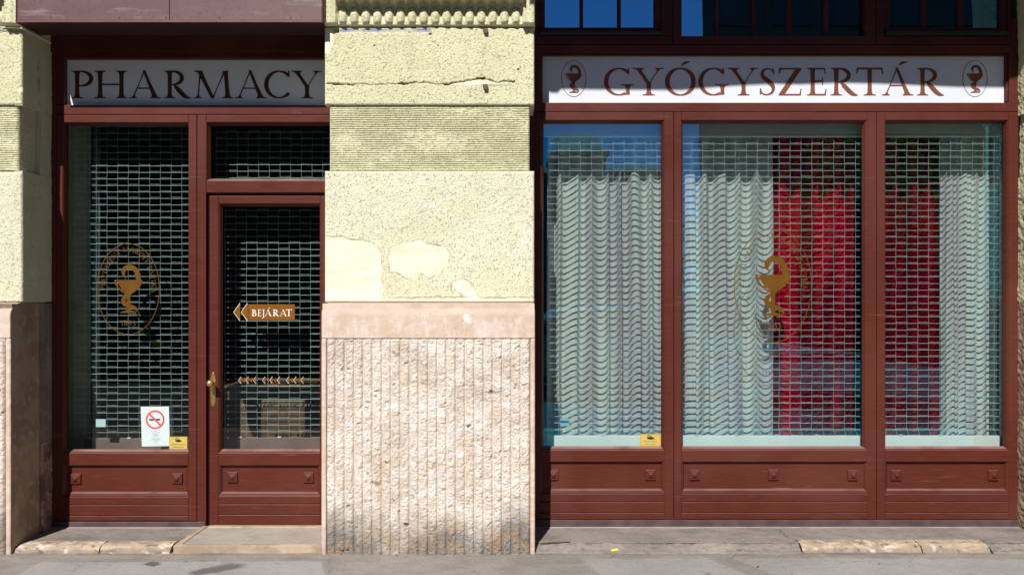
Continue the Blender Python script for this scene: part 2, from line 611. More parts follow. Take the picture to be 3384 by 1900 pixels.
def relief(name, x0, x1, z0, z1, yf, step, hf, mat, parent=None, depth=0.06, rnd=0.01, stepz=None, **tags):
    """front-facing sheet with real relief; hf(x, z) -> (height towards viewer, attr Nx3). Its rim folds back by depth."""
    nx = max(2, int(round((x1 - x0) / step)) + 1)
    nz = max(2, int(round((z1 - z0) / (stepz or step))) + 1)
    xs = np.linspace(x0, x1, nx)
    zs = np.linspace(z0, z1, nz)
    Xg, Zg = np.meshgrid(xs, zs, indexing='ij')
    h, a = hf(Xg, Zg)
    ed = np.minimum(np.minimum(Xg - x0, x1 - Xg), np.minimum(Zg - z0, z1 - Zg))
    e = np.clip(ed / rnd, 0, 1)
    h = h * np.clip(e + 0.3, 0, 1) - rnd * (1 - np.sqrt(np.clip(1 - (1 - e) ** 2, 0, 1)))
    P = np.stack([Xg, yf - h, Zg], -1)
    # fold the rim back
    P = np.concatenate([P[:1], P, P[-1:]], 0)
    P[0, :, 1] = yf + depth
    P[-1, :, 1] = yf + depth
    P = np.concatenate([P[:, :1], P, P[:, -1:]], 1)
    P[:, 0, 1] = yf + depth
    P[:, -1, 1] = yf + depth
    A = np.pad(a, ((1, 1), (1, 1), (0, 0)), 'edge')
    return grid_mesh(name, P, mat, parent, A, True, **tags)


def sweep(name, prof, x0, x1, step, mat, disp=None, parent=None, attrf=None, **tags):
    """profile [(y, z)...] swept along X with displacement disp(x, s, y, z) -> (dx, dy, dz); closed at both ends"""
    pr = [prof[0]]
    for a, b in zip(prof[:-1], prof[1:]):
        l = math.hypot(b[0] - a[0], b[1] - a[1])
        k = max(1, int(l / step))
        for i in range(1, k + 1):
            pr.append((a[0] + (b[0] - a[0]) * i / k, a[1] + (b[1] - a[1]) * i / k))
    pr = np.array(pr)
    nx = max(2, int((x1 - x0) / step) + 1)
    xs = np.linspace(x0, x1, nx)
    Xg = np.repeat(xs[:, None], len(pr), 1)
    Yg = np.repeat(pr[None, :, 0], nx, 0)
    Zg = np.repeat(pr[None, :, 1], nx, 0)
    A = np.zeros(Xg.shape + (3,))
    if attrf:
        A = attrf(Xg, Yg, Zg)
    if disp:
        dx, dy, dz = disp(Xg, Yg, Zg)
        Xg, Yg, Zg = Xg + dx, Yg + dy, Zg + dz
    P = np.stack([Xg, Yg, Zg], -1)
    # ends pulled together to a low back line
    c0 = np.repeat(P[:1].mean(1, keepdims=True), P.shape[1], 1)
    c1 = np.repeat(P[-1:].mean(1, keepdims=True), P.shape[1], 1)
    c0[..., 1] = P[0, :, 1].max()
    c1[..., 1] = P[-1, :, 1].max()
    P = np.concatenate([c0, P[:1], P, P[-1:], c1], 0)
    A = np.concatenate([A[:1], A[:1], A, A[-1:], A[-1:]], 0)
    return grid_mesh(name, P, mat, parent, A, True, **tags)


ZERO = lambda x, z: np.zeros(x.shape + (3,))

# ================================================================== THE PIERS
XL = X(72, 0)                       # right edge of the left pier
CL, CR = X(1072, 0), X(1766, 0)     # the middle pier
RR = X(3364)                        # left edge of the right pier (its reveal)
z_cap = Z(88, 0)
z_a0 = Z(347, 0)
z_b1 = Z(565, 0)
z_s = Z(1000, 0)
SY = -0.12                          # front of the stone base
z_p = Z(1118, SY)


def plaster_h(x, z, seed=0, amp=1.0):
    h = (fbm(x * 100, z * 100, seed, 3, 0.6) - 0.5) * 0.0035 * amp + (fbm(x * 5, z * 5, seed + 2, 3) - 0.5) * 0.006
    p = vnoise(x * 75, z * 75, seed + 9)
    h = h - np.clip(p - 0.88, 0, 1) * 0.04 * amp
    return h


def capital(x0, x1, corners, seed):
    z0, z1 = z_cap, z_cap + 0.62

    def hf(x, z):
        h = plaster_h(x, z, seed)
        u = (z - z0)
        h = h + 0.012 + 0.012 * np.clip(1 - u / 0.02, 0, 1) * 0
        cell = 0.0715
        c = (x - x0 - 0.085) / cell
        f = (c - np.floor(c) - 0.5) * cell
        # eggs
        ez = u - 0.052
        r = np.sqrt((f / 0.026) ** 2 + (ez / 0.058) ** 2)
        egg = np.sqrt(np.clip(1 - r ** 2, 0, 1))
        top = np.clip((u - 0.06) / 0.03, 0, 1)
        r2 = np.sqrt((f / 0.033) ** 2 + ((u - 0.055) / 0.062) ** 2)
        hollow = np.clip(1 - np.abs(r2 - 1.0) / 0.2, 0, 1) * np.clip((u - 0.03) / 0.04, 0, 1)
        h = h + 0.026 * egg * np.clip(u / 0.02, 0, 1) - 0.014 * hollow
        # hanging pointed leaves, projecting far forward above the eggs
        cell2 = 0.143
        c2 = (x - x0 - 0.085) / cell2
        g = np.abs(c2 - np.floor(c2) - 0.5) * 2
        c3 = np.abs(c2 + 0.5 - np.floor(c2 + 0.5) - 0.5) * 2
        leaf_low = 0.122 + 0.06 * g
        leaf_low2 = 0.128 + 0.05 * c3
        low = np.minimum(leaf_low, leaf_low2)
        k = np.clip((u - low) / 0.018, 0, 1)
        vein = 0.012 * np.clip(1 - np.minimum(g, c3) / 0.5, 0, 1)
        out = 0.034 + 1.5 * np.clip((u - 0.12), 0, 0.07) + 0.1 * np.clip(u - .19, 0, 1) + vein
        h = np.where(u > low, h * (1 - k) + k * (out + plaster_h(x, z, seed)), h)
        if corners:
            for (a, b) in corners:
                m = np.clip(np.minimum(x - a, b - x) / 0.006, 0, 1)
                h = h * (1 - m) + m * (0.05 + plaster_h(x, z, seed) + 0.003 * np.sin((x - a) * 140))
        a3 = ZERO(x, z)
        return h, a3
    return hf


def ribs_h(x, z, seed=0):
    pitch = 0.01365
    w = (fbm(x * 14, z * 14, seed, 3) - 0.5) * 0.004
    f = ((z + w) / pitch) % 1.0
    prof = np.sqrt(np.clip(1 - (2 * f - 1) ** 2, 0, 1))
    wear = np.clip(fbm(x * 4, z * 9, seed + 4, 4) * 2.6 - 1.05, 0.0, 1)
    h = 0.015 * prof * (1 - 0.6 * wear) + 0.005 * wear
    h = h + (fbm(x * 90, z * 90, seed + 1, 3) - 0.5) * 0.006
    return h


def block_a(x, z):
    h = plaster_h(x, z, 3)
    a = ZERO(x, z)
    pz = lambda py: Z(py, 0)
    pxx = lambda px: X(px, 0)
    if x.max() > CL:
        cr = line_mask(x, z, [(pxx(1072), pz(277)), (pxx(1150), pz(279)), (pxx(1260), pz(281)), (pxx(1340), pz(276)), (pxx(1400), pz(272)),
                              (pxx(1450), pz(280)), (pxx(1500), pz(275)), (pxx(1560), pz(264)), (pxx(1600), pz(258)), (pxx(1640), pz(272)), (pxx(1700), pz(269))], 0.0065, 0.009)
        wid = np.clip(fbm(x * 7, x * 0, 5, 3) * 2.4 - 0.7, 0.25, 1)
        a[..., 1] = np.clip(cr * wid * 1.8, 0, 1)
        h = h - 0.02 * a[..., 1]
        v = line_mask(x, z, [(pxx(1592), pz(97)), (pxx(1594), pz(180)), (pxx(1592), pz(258))], 0.004, 0.003)
        a[..., 1] = np.maximum(a[..., 1], v * 0.3)
        b = line_mask(x, z, [(pxx(1100), pz(101)), (pxx(1420), pz(102))], 0.016, 0.004)
        b2 = line_mask(x, z, [(pxx(1420), pz(98)), (pxx(1760), pz(94))], 0.006, 0.004) * 0.6
        a[..., 2] = np.maximum(np.clip(b * 1.6, 0, 1) * np.clip(fbm(x * 12, z * 3, 8) * 3 - .6, 0, 1), b2 * np.clip(fbm(x * 20, z * 3, 8) * 3 - 1, 0, 1))
        b3 = line_mask(x, z, [(pxx(1560), pz(284)), (pxx(1766), pz(284))], 0.006, 0.004)
        a[..., 2] = np.maximum(a[..., 2], b3 * 0.6 * np.clip(fbm(x * 25, z * 5, 4) * 3 - 1, 0, 1))
        h = h - 0.006 * a[..., 2]
        p = poly_mask(x, z, [(pxx(1066), pz(92)), (pxx(1096), pz(98)), (pxx(1102), pz(140)), (pxx(1090), pz(172)), (pxx(1066), pz(184))], 0.003, 0.006)
        p2 = poly_mask(x, z, [(pxx(1480), pz(279)), (pxx(1560), pz(262)), (pxx(1610), pz(262)), (pxx(1640), pz(276)), (pxx(1560), pz(284))], 0.003, 0.003)
        a[..., 0] = np.maximum(p, p2 * 0.9)
        for hx, hz, r in ((1422, 113, 0.010), (1448, 151, 0.005), (1237, 151, 0.005), (1713, 230, 0.007), (1596, 262, 0.013)):
            d = np.hypot(x - pxx(hx), (z - pz(hz)) * 1.4)
            m = np.clip(1.3 - d / r, 0, 1)
            a[..., 1] = np.maximum(a[..., 1], m)
            h = h - 0.02 * m
    else:
        cab = line_mask(x, z, [(pxx(-100), pz(97)), (pxx(72), pz(101))], 0.006, 0.006)
        a[..., 1] = cab * 0.5
        h = h - 0.01 * cab
        d = poly_mask(x, z, [(pxx(54), pz(290)), (pxx(75), pz(284)), (pxx(75), pz(302)), (pxx(60), pz(298))], 0.003, 0.004)
        a[..., 0] = d
        h = h - 0.012 * d
    return h * (1 - 0.6 * a[..., 0]), a


def block_b(x, z):
    h = plaster_h(x, z, 6)
    a = ZERO(x, z)
    if x.max() > CL:
        q = lambda L: [(X(p[0], 0), Z(p[1], 0)) for p in L]
        m = poly_mask(x, z, q([(1060, 776), (1105, 784), (1130, 780), (1160, 792), (1215, 796), (1245, 812), (1262, 838), (1262, 880), (1258, 920), (1268, 950), (1262, 985),
                               (1400, 982), (1560, 982), (1490, 960), (1490, 932), (1520, 922), (1550, 930), (1570, 962), (1590, 984), (1775, 982), (1775, 1010), (1060, 1010)]), 0.005, 0.009)
        m2 = poly_mask(x, z, q([(1283, 850), (1290, 818), (1330, 800), (1388, 793), (1420, 808), (1470, 812), (1488, 840), (1478, 876), (1452, 905), (1420, 920), (1392, 908),
                                (1365, 914), (1340, 922), (1320, 906), (1288, 900)]), 0.005, 0.01, 4)
        # both patches bridge at the lower right
        a[..., 0] = np.maximum(m, m2)
        edge = 4 * a[..., 0] * (1 - a[..., 0])
        a[..., 1] = edge * np.clip(fbm(x * 16, z * 16, 3, 3) * 3 - 1.0, 0, .8)
        for hx, hz, r in ((1503, 957, 0.008), (1523, 965, 0.005), (1560, 812, 0.006), (1652, 746, 0.007)):
            d = np.hypot(x - X(hx, 0), z - Z(hz, 0))
            mm = np.clip(1.3 - d / r, 0, 1)
            a[..., 1] = np.maximum(a[..., 1], mm * 0.8)
    sm = a[..., 0]
    h = h * (1 - sm) + sm * (-0.002 + (fbm(x * 7, z * 14, 2, 4) - 0.5) * 0.012)
    return h, a


def chisel(xs0, pitch):
    def hf(x, z):
        f = ((x - xs0) / pitch) % 1.0
        wob = (fbm(x * 3, z * 9, 2, 3) - 0.5) * 0.04
        f = (f + wob * np.sin(f * math.pi)) % 1.0
        d = np.minimum(f, 1 - f)
        prof = np.clip(1 - (1 - np.clip(d / 0.30, 0, 1)) ** 2.2, 0, 1)
        body = np.clip((d - 0.05) / 0.10, 0, 1)
        rough = (fbm(x * 22, z * 22, 1, 5, 0.62) - 0.5) * 0.018 + (fbm(x * 80, z * 70, 4, 3, 0.6) - 0.5) * 0.011
        h = 0.020 * prof + rough * body
        p = fbm(x * 26, z * 30, 12, 3)
        pit = np.clip((p - 0.73) / 0.06, 0, 1) * body
        h = h - 0.007 * pit
        a = ZERO(x, z)
        low = np.clip(1.15 - (z - 0.02) / 0.30 + (fbm(x * 4, z * 4, 6, 4) - 0.5) * 1.9, 0, 1)
        a[..., 0] = low
        a[..., 1] = np.clip(pit * 1.1, 0, 1) * 0.28
        a[..., 2] = np.clip(1 - d / 0.045, 0, 1) * 0.55 * (1 - low)
        # a few broken-off spots
        for cx, cz, r in ((X(1245, SY), Z(1600, SY), .03), (X(1215, SY), Z(1565, SY), .02), (X(1550, SY), Z(1408, SY), .018), (X(1345, SY), Z(1735, SY), .02), (X(1625, SY), Z(1300, SY), .02)):
            dd = np.hypot(x - cx, (z - cz) * 1.3) + (fbm(x * 40, z * 40, 3, 3) - .5) * 0.03
            m = np.clip(1 - dd / r, 0, 1)
            h = h - 0.02 * m
            a[..., 1] = np.maximum(a[..., 1], m * 0.8)
        return h, a
    return hf


def side_panel(parent, xface, y0, y1, z0, z1, outward, mat, name, seed=1, step=0.008, amp=0.006, fn=None, **tags):
    """a wall face in the Y-Z plane at xface looking towards outward (+1 or -1)"""
    ny = max(3, int((y1 - y0) / step) + 1)
    nz = max(3, int((z1 - z0) / step) + 1)
    Yg, Zg = np.meshgrid(np.linspace(y0, y1, ny), np.linspace(z0, z1, nz), indexing='ij')
    h = (fbm(Yg * 50, Zg * 50, seed, 4, 0.6) - 0.5) * amp + (fbm(Yg * 6, Zg * 6, seed + 3, 3) - 0.5) * amp
    a = ZERO(Yg, Zg)
    if fn:
        h, a = fn(Yg, Zg, h, a)
    P = np.stack([xface + outward * h, Yg, Zg], -1)
    return grid_mesh(name, P, mat, parent, a, True, **tags)


# ---- middle pier
pier = thing('stone_pier', ((CL + CR) / 2, 0.1, 0), 'wide pier between the two shopfronts, yellow plaster over a chiselled pink stone base', 'pier')
core = MB()
core.box(CL + 0.045, CR - 0.045, 0.05, 0.60, 0, 4.3)
core.build('core', PLAST, pier)
for nm, x0, x1, seed, cor in (('capital', CL - 0.004, CR + 0.004, 1, ((CL - .01, CL + 0.085), (CR - 0.075, CR + .01))),):
    relief(nm, x0, x1, z_cap, z_cap + 0.62, 0.0, 0.0042, capital(x0, x1, cor, seed), PLAST, pier, 0.5, 0.008)
relief('upper_block', CL, CR, z_a0, z_cap - 0.002, 0.004, 0.0042, block_a, PLAST, pier, 0.5, 0.012)
relief('ribbed_band', X(1090, 0.03), X(1750, 0.03), z_b1 + 0.001, z_a0 - 0.001, 0.034, 0.007, lambda x, z: (ribs_h(x, z), ZERO(x, z)), PLAST, pier, 0.2, 0.004, 0.0023)
relief('patched_block', CL, CR, z_s + 0.001, z_b1, 0.004, 0.0042, block_b, PLASTB, pier, 0.5, 0.014)


SL, SR = X(1062, SY), X(1768, SY)


def bull_profile():
    pts = [(0.06, z_s)]
    for k in range(11):
        a = math.pi / 2 * k / 10
        pts.append((-0.005 - 0.115 * math.sin(a), z_s - 0.075 * (1 - math.cos(a))))
    pts.append((SY, z_p))
    pts.append((SY + 0.03, z_p - 0.002))
    return pts


def bull_disp(x, y, z):
    n = (fbm(x * 30, z * 30 + y * 20, 3, 4) - 0.5) * 0.004
    d = np.hypot(x - X(1545, SY), (z - Z(1055, SY)))
    chip = np.clip(1 - (d + (fbm(x * 35, z * 35, 6, 3) - .5) * .03) / 0.035, 0, 1)
    up = np.clip((z - (z_s - 0.075)) / 0.075, 0, 1)
    ins = 0.024 * (1 - np.sqrt(np.clip(1 - up ** 2, 0, 1)))
    wl_ = np.clip(1 - (x - SL) / 0.03, 0, 1) * (x > SL - .01) * (x < SL + .2)
    wr_ = np.clip(1 - (SR - x) / 0.03, 0, 1) * (x < SR + .01) * (x > SR - .2)
    return ins * (wl_ - .5 * wr_), n * -1 + 0.006 * np.minimum(chip, .6), 0 * z


def bull_attr(x, y, z):
    a = ZERO(x, z)
    a[..., 0] = np.clip((z - (z_s - 0.07)) / 0.05 + (fbm(x * 6, z * 6, 2, 3) - .5), 0, 1)
    a[..., 2] = np.clip((z_s - 0.07 - z) / 0.03, 0, 1)
    d = np.hypot(x - X(1540, SY), (z - Z(1050, SY)))
    a[..., 1] = np.clip((0.032 - d + (fbm(x * 30, z * 30, 6, 3) - .5) * .04) / 0.006, 0, 1)
    return a


sweep('rounded_capstone', bull_profile(), SL, SR, 0.006, SMOOTH, bull_disp, pier, bull_attr)
for a, b in ((SL, X(1078, SY)), (X(1753, SY), SR)):
    relief('stone_margin', a, b, -0.02, z_p, SY, 0.005, lambda x, z: ((fbm(x * 30, z * 30, 5, 4) - .5) * 0.006, np.stack([np.clip(1 - z / .2, 0, 1) * .8, 0 * x, 0 * x], -1)), SMOOTH, pier, 0.46, 0.006)
npitch = (X(1752, SY) - X(1079, SY)) / 22
relief('chiselled_panel', X(1079, SY), X(1752, SY), -0.02, z_p - 0.003, SY + 0.010, 0.0036, chisel(X(1079, SY), npitch), STONE, pier, 0.1, 0.006)
MB().box(SL + .003, SR - .003, SY + 0.02, 0.58, -0.02, z_s - 0.004).build('base_core', SMOOTH, pier)
# small rusty fixing plates on the pier
for px, py in ((1604, 100), (1604, 285)):
    mb = MB()
    mb.box(X(px - 8, 0), X(px + 8, 0), -0.016, 0.01, Z(py + 4, 0), Z(py - 4, 0))
    mb.box(X(px - 5, 0), X(px + 8, 0), -0.017, -0.012, Z(py + 12, 0), Z(py, 0))
    mb.build('fixing_plate', m_plain('rusty_metal', (0.13, 0.065, 0.035), 0.7) if py == 100 else bpy.data.materials['rusty_metal'], pier)

# ---- left pier
lp = thing('stone_pier', (XL - 0.8, 0.1, 0), 'left pier cut by the photo edge, dark reveal beside the pharmacy window', 'pier')
LX0 = XL - 1.4
MB().box(LX0, XL - 0.045, 0.05, 0.60, 0, 4.3).build('core', PLAST, lp)
relief('capital', XL - 1.3, XL - 0.004, z_cap, z_cap + 0.62, 0.0, 0.0055, capital(XL - 1.3, XL, ((XL - 0.10, XL + .01),), 2), PLAST, lp, 0.2, 0.008)
relief('upper_block', LX0, XL, z_a0, z_cap - 0.002, 0.004, 0.005, block_a, PLAST, lp, 0.02, 0.012)
relief('patched_block', LX0, XL, z_s + 0.001, z_b1 - 0.004, 0.004, 0.005, block_b, PLASTB, lp, 0.02, 0.014)
relief('ribbed_band', LX0, XL - 0.034, z_b1 + 0.001, z_a0 - 0.001, 0.034, 0.009, lambda x, z: (ribs_h(x, z, 3), ZERO(x, z)), PLAST, lp, 0.02, 0.004, 0.0023)


def reveal_fn(y, z, h, a):
    d = line_mask(y, z, [(0.21, Z(345, 0.2)), (0.20, Z(250, 0.2)), (0.21, Z(200, 0.2))], 0.012, 0.02)
    a[..., 1] = np.clip(d * 1.6, 0, 1) * np.clip(fbm(y * 30, z * 20, 4, 3) * 3 - 1.2, 0, 1)
    return h - 0.01 * a[..., 1], a


side_panel(lp, XL, 0.016, 0.36, z_a0, z_cap + 0.3, 1, PLAST, 'upper_reveal', 4, fn=reveal_fn)
side_panel(lp, XL, 0.016, 0.36, z_s, z_b1 - 0.004, 1, PLAST, 'lower_reveal', 5)
side_panel(lp, XL - 0.034, 0.036, 0.18, z_b1, z_a0, 1, PLAST, 'ribbed_reveal', 5, 0.0023, fn=lambda y, z, h, a: (ribs_h(y, z, 3), a))
side_panel(lp, XL - 0.036, 0.18, 0.215, z_b1, z_a0, 1, PLAST, 'niche_reveal', 6)
side_panel(lp, XL - 0.002, 0.215, 0.36, z_b1 - 0.004, z_a0, 1, PLAST, 'back_reveal', 6)
MB().box(XL - .04, XL - .003, 0.2151, 0.24, z_b1, z_a0).build('niche_edge', PLAST, lp)
MB().box(XL - 0.05, XL - 0.001, 0.01, 0.215, z_b1 - 0.0055, z_b1 + 0.001).build('ledge', SMOOTH, lp)
MB().box(XL - 0.05, XL - 0.001, 0.01, 0.215, z_a0 - 0.001, z_a0 + 0.004).build('ledge', PLAST, lp)
sweep('rounded_capstone', bull_profile(), LX0, XL, 0.008, SMOOTH, bull_disp, lp, bull_attr)
relief('stone_margin', XL - 0.032, XL, -0.02, z_p, SY, 0.005, lambda x, z: ((fbm(x * 30, z * 30, 5, 4) - .5) * 0.006, np.stack([np.clip(1 - z / .3, 0, 1) * .6, 0 * x, 0 * x], -1)), SMOOTH, lp, 0.03, 0.006)
relief('chiselled_panel', LX0, XL - 0.033, -0.02, z_p - 0.003, SY + 0.010, 0.005, chisel(XL - 0.033, npitch), STONE, lp, 0.1, 0.006)
# reveal of the stone base: an end piece with the rounded profile, then a darker slab behind it
pr = bull_profile()[:-1]
mb = MB()
mb.add([(XL + 0.002, y, z) for y, z in pr[1:]] + [(XL + 0.002, SY, -0.02), (XL + 0.002, 0.20, -0.02), (XL + 0.002, 0.20, z_s - 0.002)],
       [tuple(range(len(pr) - 1 + 3))])
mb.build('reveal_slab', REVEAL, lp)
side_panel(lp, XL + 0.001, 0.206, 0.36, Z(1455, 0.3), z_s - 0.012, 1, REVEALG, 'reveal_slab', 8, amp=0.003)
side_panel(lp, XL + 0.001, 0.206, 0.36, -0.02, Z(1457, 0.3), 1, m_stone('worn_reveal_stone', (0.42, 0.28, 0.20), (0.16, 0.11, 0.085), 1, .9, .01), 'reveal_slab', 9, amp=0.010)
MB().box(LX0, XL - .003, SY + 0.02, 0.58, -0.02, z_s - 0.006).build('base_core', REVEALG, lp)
# thin cable along the ledge of the left pier
cb = MB()
cb.path([(XL - 1.3, -0.012, Z(92, 0)), (XL - 0.15, -0.012, Z(93, 0)), (XL - .06, -0.014, Z(94, 0)), (XL + .006, -0.012, Z(96, 0)), (XL + .008, 0.10, Z(97, 0) + .001), (XL + 0.006, 0.33, Z(97, 0) + .004)], 0.0035)
cb.build('cable', WHITEB, None, label='thin pale cable running round the top of the left pier', category='cable')

# ---- right pier (only its lit reveal shows)
rp = thing('stone_pier', (RR + 0.7, 0.1, 0), 'right pier at the photo edge, only its sunlit reveal in view', 'pier')
MB().box(RR + 0.05, RR + 1.6, 0.05, 0.60, 0, 4.3).build('core', PLAST, rp)
side_panel(rp, RR, 0.0, 0.36, z_a0, 4.0, -1, PLAST, 'upper_reveal', 14, 0.006, 0.012)
side_panel(rp, RR + .02, 0.0, 0.36, z_b1, z_a0, -1, PLAST, 'ribbed_reveal', 15, 0.006, 0.010)
side_panel(rp, RR, 0.0, 0.36, z_s, z_b1, -1, PLAST, 'lower_reveal', 16, 0.006, 0.012)
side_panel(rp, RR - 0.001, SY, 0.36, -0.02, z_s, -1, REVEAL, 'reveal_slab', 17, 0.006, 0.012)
for nm, za, zb, hf, mt, yy in (('capital', z_cap, z_cap + .62, capital(RR, RR + 1.3, (), 2), PLAST, 0), ('upper_block', z_a0, z_cap, block_b, PLAST, 0.004),
                               ('ribbed_band', z_b1, z_a0, lambda x, z: (ribs_h(x, z), ZERO(x, z)), PLAST, 0.034), ('patched_block', z_s, z_b1, lambda x, z: (plaster_h(x, z), ZERO(x, z)), PLAST, 0.004),
                               ('chiselled_panel', -0.02, z_s, chisel(RR, npitch), STONE, SY)):
    relief(nm, RR, RR + 1.5, za, zb, yy, 0.012, hf, mt, rp, 0.05, 0.012)

# ---- building above (out of the frame, it closes the rooms and carries the awnings)
bw = thing('building_wall', (0, 0.3, 4.2), 'yellow plastered house wall above the shopfronts and piers', 'building')
w = MB()
w.box(-8, 8, 0.02, 0.6, 4.25, 9.5)
w.box(XL - .1, CL + .1, 0.22, 0.6, 3.30, 4.25)
w.box(XL - .1, CL + .1, 0.42, 0.6, Z(190), 3.30)
w.box(-8, LX0, 0.02, 0.6, -0.1, 4.25)
w.box(RR + 1.5, 8, 0.02, 0.6, -0.1, 4.25)
w.build('facade', PLAST, bw)
MB().box(-8, 8, -0.14, 0.1, 4.55, 4.72).build('string_course', PLAST, bw)

# ================================================================== AWNINGS
ah = thing('awning_housing', (X(560, -.09), 0, Z(75, -.09)), 'perforated maroon metal awning housing above the white lettered sign and door', 'awning')
y0 = -0.09
a0, a1 = XL + 0.022, CL + 0.004
zb = Z(75, y0)
boxes('cover', AWN, ah, 0.003, (a0, X(560, y0) - .001, y0, 0.19, zb + 0.012, 3.76), (X(560, y0) + .001, a1, y0, 0.19, zb + 0.012, 3.76))
MB().box(a0, a1, y0 - 0.003, y0 + 0.012, zb, zb + 0.012).build('front_bar', m_plain('maroon_bar', (0.16, 0.055, 0.065), 0.5), ah, 0.002)
MB().box(a0 + .004, a1 - .004, y0 + 0.012, 0.19, zb + 0.002, zb + 0.010).build('underside', m_plain('dark_maroon_sheet', (0.05, 0.022, 0.023), 0.7, 0, .2), ah)
MB().box(a0 - .006, a0, y0 - .004, 0.19, zb - .001, 3.77).build('end_cap', WOOD_SHADED, ah)
MB().box(a1, a1 + .006, y0 - .004, 0.19, zb - .001, 3.77).build('end_cap', WOOD_SHADED, ah)
for px in (395, 548, 570, 725, 960):
    s = MB()
    s.lathe([(0.004, 0), (0.004, -0.003), (0.002, -0.004)], (X(px, y0), y0, zb + .03), 'y', 8)
    s.build('screw', PLINTH, ah)

# fabric awning over the right-hand bay, above the photo: it casts the wavy shadow edge across the long sign
fa = thing('fabric_awning', (1.6, 0, 4.45), 'faded fabric awning with a wavy edge shading the upper windows of the right bay', 'awning')
TX = 0.25
sy_, sz_ = 1.0, 0.97


def occ(px, py, Yo=-1.2, Ys=0.385):
    return X(px, Ys) - 0.25 * (Ys - Yo), Z(py, Ys) + 0.97 * (Ys - Yo)


edge = [(1800, 303), (1808, 296), (1818, 303), (1828, 301), (1838, 305), (1848, 300), (1853, 291), (1900, 290), (1960, 292), (2100, 293), (2250, 294), (2340, 286), (2420, 280), (2500, 276),
        (2560, 273), (2640, 275), (2760, 270), (2850, 271), (2960, 274), (3060, 279), (3180, 284), (3325, 285), (3365, 276), (3490, 274)]
ex = np.array([occ(*e)[0] for e in edge])
ez = np.array([occ(*e)[1] for e in edge])
xs = np.linspace(ex[0], ex[-1], 160)
zs = np.interp(xs, ex, ez)
P = np.zeros((160, 12, 3))
for j in range(12):
    t = j / 11
    if j < 3:
        P[:, j] = np.stack([xs, np.full(160, -1.2), zs + j * 0.09], -1)
    else:
        u = (j - 2) / 9
        P[:, j] = np.stack([xs, np.full(160, -1.2 + 1.2 * u), (zs.mean() + 0.25) * (1 - u) + 5.05 * u + 0 * xs], -1)
o = grid_mesh('cloth', P, m_cloth('dark_awning_cloth', (0.10, 0.03, 0.03), (0.08, 0.03, 0.03), 0.0), fa)
o.modifiers.new('thick', 'SOLIDIFY').thickness = 0.004
for xx in (ex[0] + .02, ex[-1] - .02):
    am = MB()
    am.tube((xx, 0.02, 4.75), (xx, -1.19, zs.mean() + 0.2), 0.015, 8)
    am.build('arm', PLINTH, fa)

# ================================================================== TIMBER FRAMES
lf = thing('timber_frame', (X(640), F, 0.03), 'red-brown timber frame around the door and left window, half shaded', 'shopfront frame')
fl = MB()
fl.pbox(150, 187, 155, 1722, F, F + .09)                    # outer post
fl.build('post', WOOD, lf, 0.003)
MB().pbox(150, 1125, 96, 172, F - .012, F + .09).build('header', WOOD_SHADED, lf, 0.003)
boxes('sign_surround', WOOD_SHADED, lf, 0.003, pb(187.5, 1125, 172.5, 194, F, F + .09), pb(187.5, 211, 194.5, 345, F, F + .09))
MB().pbox(187.5, 1125, 348, 378.5, F, F + .09).build('transom_beam', WOOD, lf, 0.003)
boxes('door_jamb', WOOD, lf, 0.003, pb(651.5, 681, 381, 1737, F, F + .09), pb(681.3, 690.5, 637.3, 1737, F + .03, F + .09))
boxes('door_head', WOOD, lf, 0.003, pb(681.4, 1125, 597.5, 637, F, F + .09))
MB().pbox(651.5, 1125, 638, 646.5, F + .03, F + .09).build('door_rebate', WOOD_SHADED, lf, 0.002)
MB().box(X(168), X(678), F - .006, F + .08, 0.030, Z(1723)).build('plinth', PLINTH, lf, 0.003)
MB().box(X(168), X(676), F - .022, F + .02, 0.028, 0.040).build('sill_strip', m_plain('worn_zinc', (0.34, 0.31, 0.30), .5, .2), lf, 0.002)
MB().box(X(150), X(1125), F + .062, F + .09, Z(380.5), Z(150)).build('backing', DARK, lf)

rf = thing('timber_frame', (X(2560), F, 0.03), 'long red-brown timber frame holding the three wide curtained windows', 'shopfront frame')
MB().pbox(1745, 1770, 60, 1717, F, F + .09).build('post', WOOD, rf, 0.003)
boxes('sign_surround', WOOD, rf, 0.003, pb(1770.5, 3340, 149, 174, F, F + .09), pb(1770.5, 1793, 174.5, 339.5, F, F + .09), pb(3335.5, 3366, 174.5, 339.5, F, F + .09))
boxes('post', WOOD, rf, 0.003, pb(3340.5, 3366, 60, 174, F, F + .09))
MB().pbox(1793.5, 3335, 174.5, 184.5, F + .018, F + .09).build('sign_lip', WOOD_SHADED, rf, 0.003)
MB().pbox(3325, 3335, 185, 337, F + .018, F + .09).build('sign_lip', WOOD_SHADED, rf, 0.003)
MB().pbox(1770.5, 3366, 340, 369, F, F + .09).build('transom_beam', WOOD, rf, 0.003)
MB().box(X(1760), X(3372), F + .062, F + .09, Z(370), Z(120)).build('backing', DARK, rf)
MB().box(X(1762), X(3364), F - .006, F + .08, 0.034, Z(1717)).build('plinth', PLINTH, rf, 0.003)
MB().box(X(1762), X(3364), F - .024, F + .02, 0.030, 0.042).build('sill_strip', bpy.data.materials['worn_zinc'], rf, 0.002)
for px in (2224.5,):
    pass


